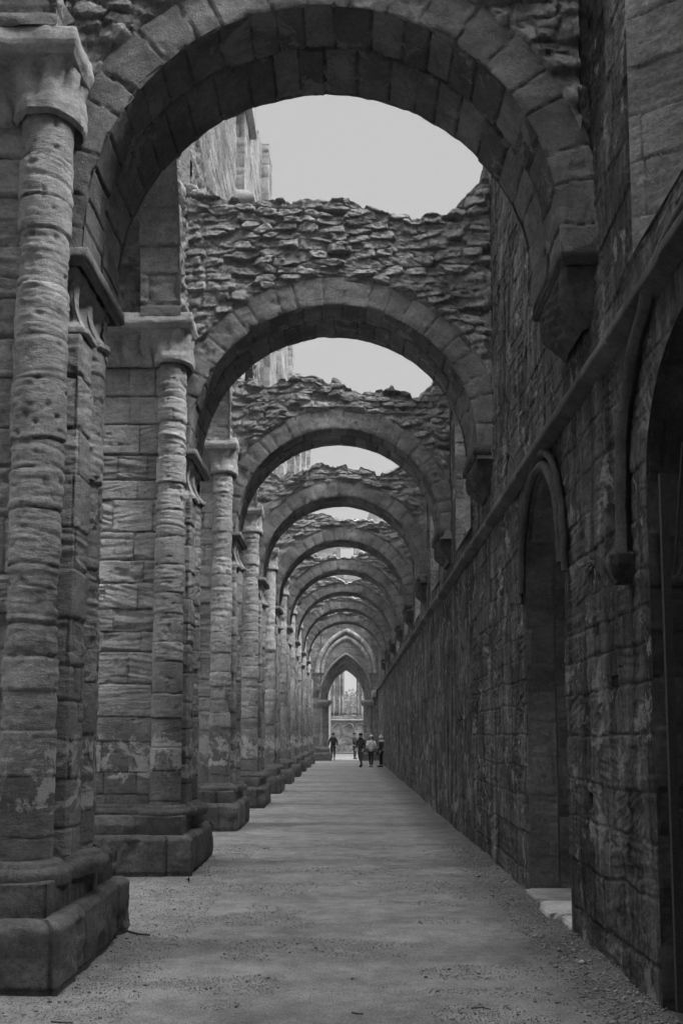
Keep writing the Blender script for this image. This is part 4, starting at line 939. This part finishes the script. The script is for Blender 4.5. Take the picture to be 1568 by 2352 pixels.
def gravel():
    rs = np.random.RandomState(3); n = 60000
    y = 5.2 + (rs.uniform(0, 1, n) ** 1.6) * 11; x = rs.uniform(-2.6, 2.0, n); dens = fbm(x * 1.2, y * 2.2, 31, 3)
    near = (np.abs(x - 1.95) < .5) | (x < -1.4); keep = (dens > .53) | (near & (rs.uniform(0, 1, n) < .75)); x, y = x[keep], y[keep]; n = len(x)
    s = rs.uniform(.002, .006, n) * (1 + (rs.uniform(0, 1, n) > .98) * 1.5) * (1 + .8 * (np.abs(x - 1.95) < .4))
    base = np.array([(1, 0, 0), (0, 1, 0), (-1, 0, 0), (0, -1, 0), (0, 0, .8), (0, 0, -.8)], float); a = rs.uniform(0, 6.28, n); ca, sa = np.cos(a), np.sin(a)
    V = base[None] * rs.uniform(.6, 1.3, (n, 6, 1)); X = V[..., 0] * ca[:, None] - V[..., 1] * sa[:, None]; Y = V[..., 0] * sa[:, None] + V[..., 1] * ca[:, None]
    P = np.stack([X * s[:, None] * 1.3 + x[:, None], Y * s[:, None] + y[:, None], V[..., 2] * s[:, None] + .002 + (fbm(x * 1.1, y * 1.4, 3, 4) - .5)[:, None] * .035 - .012 + (.06 * np.exp(-np.abs(x - 1.98) / .13) * fbm(x * 4, y * 2, 7, 3))[:, None] + s[:, None] * .3], -1)
    T = [(0, 1, 4), (1, 2, 4), (2, 3, 4), (3, 0, 4), (1, 0, 5), (2, 1, 5), (3, 2, 5), (0, 3, 5)]
    F = (np.array(T)[None] + (np.arange(n) * 6)[:, None, None]).reshape(-1, 3)
    me = bpy.data.meshes.new('loose_gravel'); V = P.reshape(-1, 3); me.vertices.add(len(V)); me.vertices.foreach_set('co', V.astype(np.float32).ravel())
    me.loops.add(F.size); me.loops.foreach_set('vertex_index', F.astype(np.int32).ravel()); me.polygons.add(len(F)); me.polygons.foreach_set('loop_start', np.arange(0, F.size, 3, dtype=np.int32)); me.update(calc_edges=True)
    at = me.attributes.new('blk', 'FLOAT_COLOR', 'POINT'); c = np.repeat(h2(np.arange(n), 3), 6); at.data.foreach_set('color', np.stack([c, c * 0, c * 0, c * 0 + 1], 1).astype(np.float32).ravel())
    me.materials.append(M['pebble']); stru(link('loose_gravel', me), 'stuff')
M['pebble'] = stone('pebbles', .23, .5, .1, .2, bump=.1)
gravel()

# ------------------------------------------------------------------ people
for nm, v, r in (('cloth_black', .016, .9), ('cloth_dark', .03, .9), ('cloth_grey', .07, .9), ('cloth_pale', .88, .9), ('skin', .38, .6), ('hair_dark', .02, .6), ('denim', .05, .9), ('wool_pale', .75, .95)): M[nm] = flat(nm, v, r, .15, 20)
def skin(name, V, E, rad, mat, parent, sub=2):
    me = bpy.data.meshes.new(name); me.from_pydata([tuple(v) for v in V], E, []); me.materials.append(mat); o = link(name, me, parent)
    m = o.modifiers.new('skin', 'SKIN'); m.use_smooth_shade = True
    for i, r in enumerate(rad):
        sv = me.skin_vertices[0].data[i]; sv.radius = (r, r) if not isinstance(r, tuple) else r
    me.skin_vertices[0].data[0].use_root = True
    u = o.modifiers.new('sub', 'SUBSURF'); u.levels = sub; u.render_levels = sub
    return o
def person(label, x, y, H, rz, P, hat='beanie', coat='cloth_black', legs='cloth_dark', hatm='cloth_black', coat_len=.80, extra=None, shoes='cloth_black'):
    t = thing('person', label, 'person', (x, y, 0.0), 'visitors standing at the far end of the aisle', rz); t.scale = (H / 1.77,) * 3
    V = []; E = []; Rd = []
    def add(p, r, par=None):
        V.append(np.array(p, float)); Rd.append(r)
        if par is not None: E.append((par, len(V) - 1))
        return len(V) - 1
    pel = add((0, 0, .95), (.14, .10)); wa = add((0, 0, 1.12), (.125, .09), pel); ch = add((0, 0, 1.32), (.15, .105), wa); nk = add((0, 0, 1.46), .06, ch); n2 = add((0, .01, 1.54), .055, nk)
    hx = P.get('look', 0)
    jaw = add((hx * .02, .025, 1.60), (.065, .075), n2); hd = add((hx * .02, .015, 1.67), (.078, .095), jaw); tp = add((hx * .02, .005, 1.74), (.055, .06), hd)
    add((hx * .06, .125, 1.645), .012, jaw); 
    for s_ in (-1, 1): add((s_ * .088, .0, 1.65), .014, hd)
    J = {}
    for s_, k in ((-1, 'l'), (1, 'r')):
        sh = add((s_ * .185, 0, 1.41), .062, ch); el = add(P[k + 'e'], .043, sh); wr = add(P[k + 'w'], .028, el)
        d = np.array(P[k + 'w'], float) - np.array(P[k + 'e'], float); d /= np.linalg.norm(d); sd = np.cross(d, [0, 1, 0.2]); sd /= np.linalg.norm(sd); up = np.cross(sd, d)
        w0 = np.array(P[k + 'w'], float); pa = add(w0 + d * .07, (.034, .018), wr)
        for q, ln in ((-1.5, .055), (-.5, .072), (.5, .078), (1.5, .07)):
            f1 = add(w0 + d * .10 + sd * q * .018, .0085, pa); f2 = add(w0 + d * (.10 + ln * .6) + sd * q * .018 + up * .012, .008, f1); add(w0 + d * (.10 + ln * .9) + sd * q * .017 + up * .034, .007, f2)
        th = add(w0 + d * .05 + sd * -.045 + up * .01, .010, pa); add(w0 + d * .085 + sd * -.05 + up * .03, .008, th)
        hp = add((s_ * .085, 0, .90), (.085, .085), pel); kn = add(P[k + 'k'], .055, hp); an = add(P[k + 'a'], .036, kn)
    skin('body', V, E, Rd, M['skin'], t, 2)
    # trousers
    V, E, Rd = [], [], []
    pel = add((0, 0, .97), (.155, .115))
    for s_, k in ((-1, 'l'), (1, 'r')):
        kn0, an0 = np.array(P[k + 'k'], float), np.array(P[k + 'a'], float)
        hp = add((s_ * .09, 0, .86), .098, pel); mid = add(((s_ * .09 + kn0[0]) / 2, kn0[1] / 2, (.86 + kn0[2]) / 2), .088, hp); kn = add(kn0, .068, mid); cf = add((kn0 + an0) / 2, .060, kn); add(an0 + [0, 0, .02], .05, cf)
    skin('trousers', V, E, Rd, M[legs], t)
    for k in 'lr':
        a = np.array(P[k + 'a'], float); mb = MB(); rock(mb, (a[0], a[1] + .06, max(a[2] - .045, .05)), (.10, .28, .10), 5, 12, 0, .7, .08); mb.build('shoe', M[shoes], t)
    # coat
    V, E, Rd = [], [], []
    c0 = add((0, 0, coat_len), (.155, .12)); c1 = add((0, 0, 1.05), (.145, .11), c0); c2 = add((0, 0, 1.30), (.16, .12), c1); c3 = add((0, 0, 1.44), (.11, .095), c2); add((0, 0, 1.52), (.075, .08), c3)
    for s_, k in ((-1, 'l'), (1, 'r')):
        e_, w_ = np.array(P[k + 'e'], float), np.array(P[k + 'w'], float)
        sh = add((s_ * .19, 0, 1.40), .083, c2); m_ = add((np.array([s_ * .19, 0, 1.40]) + e_) / 2, .068, sh); el = add(e_, .060, m_); add(e_ * .12 + w_ * .88, .046, el)
    skin('coat', V, E, Rd, M[coat], t)
    mb = MB()
    if hat == 'beanie': rock(mb, (hx * .02, .0, 1.725), (.21, .235, .17), 3, 14, 0, .85, .05); mb.build('hat', M[hatm], t)
    elif hat == 'bobble':
        rock(mb, (hx * .02, .0, 1.725), (.22, .24, .19), 3, 14, 0, .85, .08); hh = mb.build('hat', M[hatm], t); mb = MB(); rock(mb, (0, 0, 1.85), (.09, .09, .09), 4, 10, 0, 1, .3); mb.build('bobble', M[hatm], hh)
    elif hat == 'cap':
        rock(mb, (0, .0, 1.735), (.20, .225, .13), 3, 14, 0, .85, .03); hh = mb.build('hat', M[hatm], t); mb = MB(); rock(mb, (0, .14, 1.715), (.15, .14, .02), 4, 10, 0, .8, .0); mb.build('peak', M[hatm], hh)
    else: rock(mb, (0, -.012, 1.705), (.185, .215, .17), 3, 14, 0, .85, .06); mb.build('hair', M['hair_dark'], t)
    for s_ in (-1, 1):
        mb = MB(); rock(mb, (hx * .03 + s_ * .032, .098, 1.672), (.022, .014, .012), 4, 8, 0, 1, 0); mb.build('eye', M['hair_dark'], t)
    if extra: extra(t)
    return t
def pack(t):
    mb = MB(); rock(mb, (0, -.20, 1.22), (.34, .24, .50), 9, 20, 0, .5, .12); pk = mb.build('backpack', M['cloth_black'], t)
    mb = MB(); rock(mb, (0, -.32, 1.15), (.22, .10, .22), 9, 14, 0, .5, .1); mb.build('pocket', M['cloth_dark'], pk)
    mb = MB(); rock(mb, (0, .0, .955), (.345, .26, .07), 9, 14, 0, .6, .05); mb.build('shirt_hem', M['cloth_grey'], t)
person('man seen from behind with a dark backpack, walking away on the left', -1.03, 67.6, 1.80, R(8),
       dict(le=(-.27, .02, 1.14), lw=(-.30, .10, .90), re=(.27, -.04, 1.14), rw=(.31, .02, .90), lk=(-.09, .02, .50), la=(-.09, -.22, .20), rk=(.09, .05, .49), ra=(.09, .06, .09)), 'none', 'cloth_dark', 'cloth_black', extra=pack)
def cards(t):
    mb = MB(); mb.box((-.05, .30, 1.17), (.05, .315, 1.26)); mb.build('paper', M['wool_pale'], t)
person('man in a black cap and dark jacket looking down at something in his hands', .42, 69.6, 1.78, R(-115),
       dict(le=(-.24, .04, 1.14), lw=(-.05, .27, 1.16), re=(.24, .04, 1.14), rw=(.05, .27, 1.16), lk=(-.09, .04, .49), la=(-.10, .0, .09), rk=(.09, .03, .49), ra=(.10, .02, .09)), 'cap', 'cloth_dark', 'cloth_dark', 'cloth_black', .86, extra=cards)
def beard(t):
    mb = MB(); rock(mb, (0, .075, 1.605), (.11, .09, .085), 9, 12, 0, .8, .15); mb.build('beard', M['hair_dark'], t)
    mb = MB(); rock(mb, (0, .0, 1.51), (.24, .23, .12), 9, 12, 0, .8, .15); mb.build('scarf', M['cloth_black'], t)
person('bearded man in a dark beanie and dark hooded coat, stepping left, hand at his pocket', .64, 52.7, 1.74, R(150),
       dict(le=(-.25, -.05, 1.13), lw=(-.22, .12, .93), re=(.25, -.02, 1.13), rw=(.20, .16, .96), lk=(-.08, .10, .50), la=(-.09, .12, .09), rk=(.09, -.02, .50), ra=(.10, -.30, .16)), 'beanie', 'cloth_dark', 'cloth_grey', 'cloth_black', .80, extra=beard)
def phone(t):
    mb = MB(); mb.box((-.14, .20, 1.56), (-.07, .212, 1.70)); mb.build('phone', M['cloth_black'], t)
    mb = MB(); rock(mb, (.01, -.03, 1.60), (.23, .18, .34), 9, 14, 0, .8, .1); mb.build('hair', M['hair_dark'], t)
person('woman in a pale knitted hat, white jumper and black leggings, holding up a phone', 1.19, 52.7, 1.66, R(172),
       dict(le=(-.28, .10, 1.16), lw=(-.11, .20, 1.48), re=(.27, .09, 1.15), rw=(.06, .24, 1.28), lk=(-.075, .03, .49), la=(-.05, .0, .09), rk=(.075, .02, .49), ra=(.05, .02, .09)), 'beanie', 'cloth_pale', 'cloth_black', 'wool_pale', .92, extra=phone, shoes='cloth_grey')
def stripe(t):
    mb = MB(); tube(mb, (.25, .05, 1.30), (.27, .10, .98), .012); mb.build('sleeve_stripe', M['wool_pale'], t)
    mb = MB(); rock(mb, (0, -.02, 1.50), (.30, .28, .14), 9, 12, 0, .8, .3); mb.build('collar', M['wool_pale'], t)
    mb = MB(); rock(mb, (.28, .14, .80), (.10, .16, .22), 9, 12, 0, .5, .1); mb.build('bag', M['cloth_black'], t)
person('smaller person in a pale bobble hat and dark coat beside the right wall', 1.72, 52.9, 1.60, R(110),
       dict(le=(-.24, .0, 1.13), lw=(-.22, .12, .92), re=(.25, .02, 1.12), rw=(.27, .13, .90), lk=(-.10, .02, .49), la=(-.13, .0, .09), rk=(.10, .02, .49), ra=(.13, .0, .09)), 'bobble', 'cloth_dark', 'cloth_black', 'wool_pale', .84, extra=stripe)

# ------------------------------------------------------------------ haze
def haze():
    a = (-280, -12, -1.5); b = (280, 690, 60); mb = MB()
    mb.box(a, b); mt = bpy.data.materials.new('haze'); mt.use_nodes = True; n = mt.node_tree; n.nodes.clear()
    o = n.nodes.new('ShaderNodeOutputMaterial'); v = n.nodes.new('ShaderNodeVolumePrincipled'); v.inputs['Density'].default_value = HAZE; v.inputs['Color'].default_value = (.9, .9, .9, 1); v.inputs['Anisotropy'].default_value = .2
    n.links.new(v.outputs[0], o.inputs['Volume']); stru(mb.build('haze', mt, smooth=False), 'stuff')
HAZE = .0007
haze()
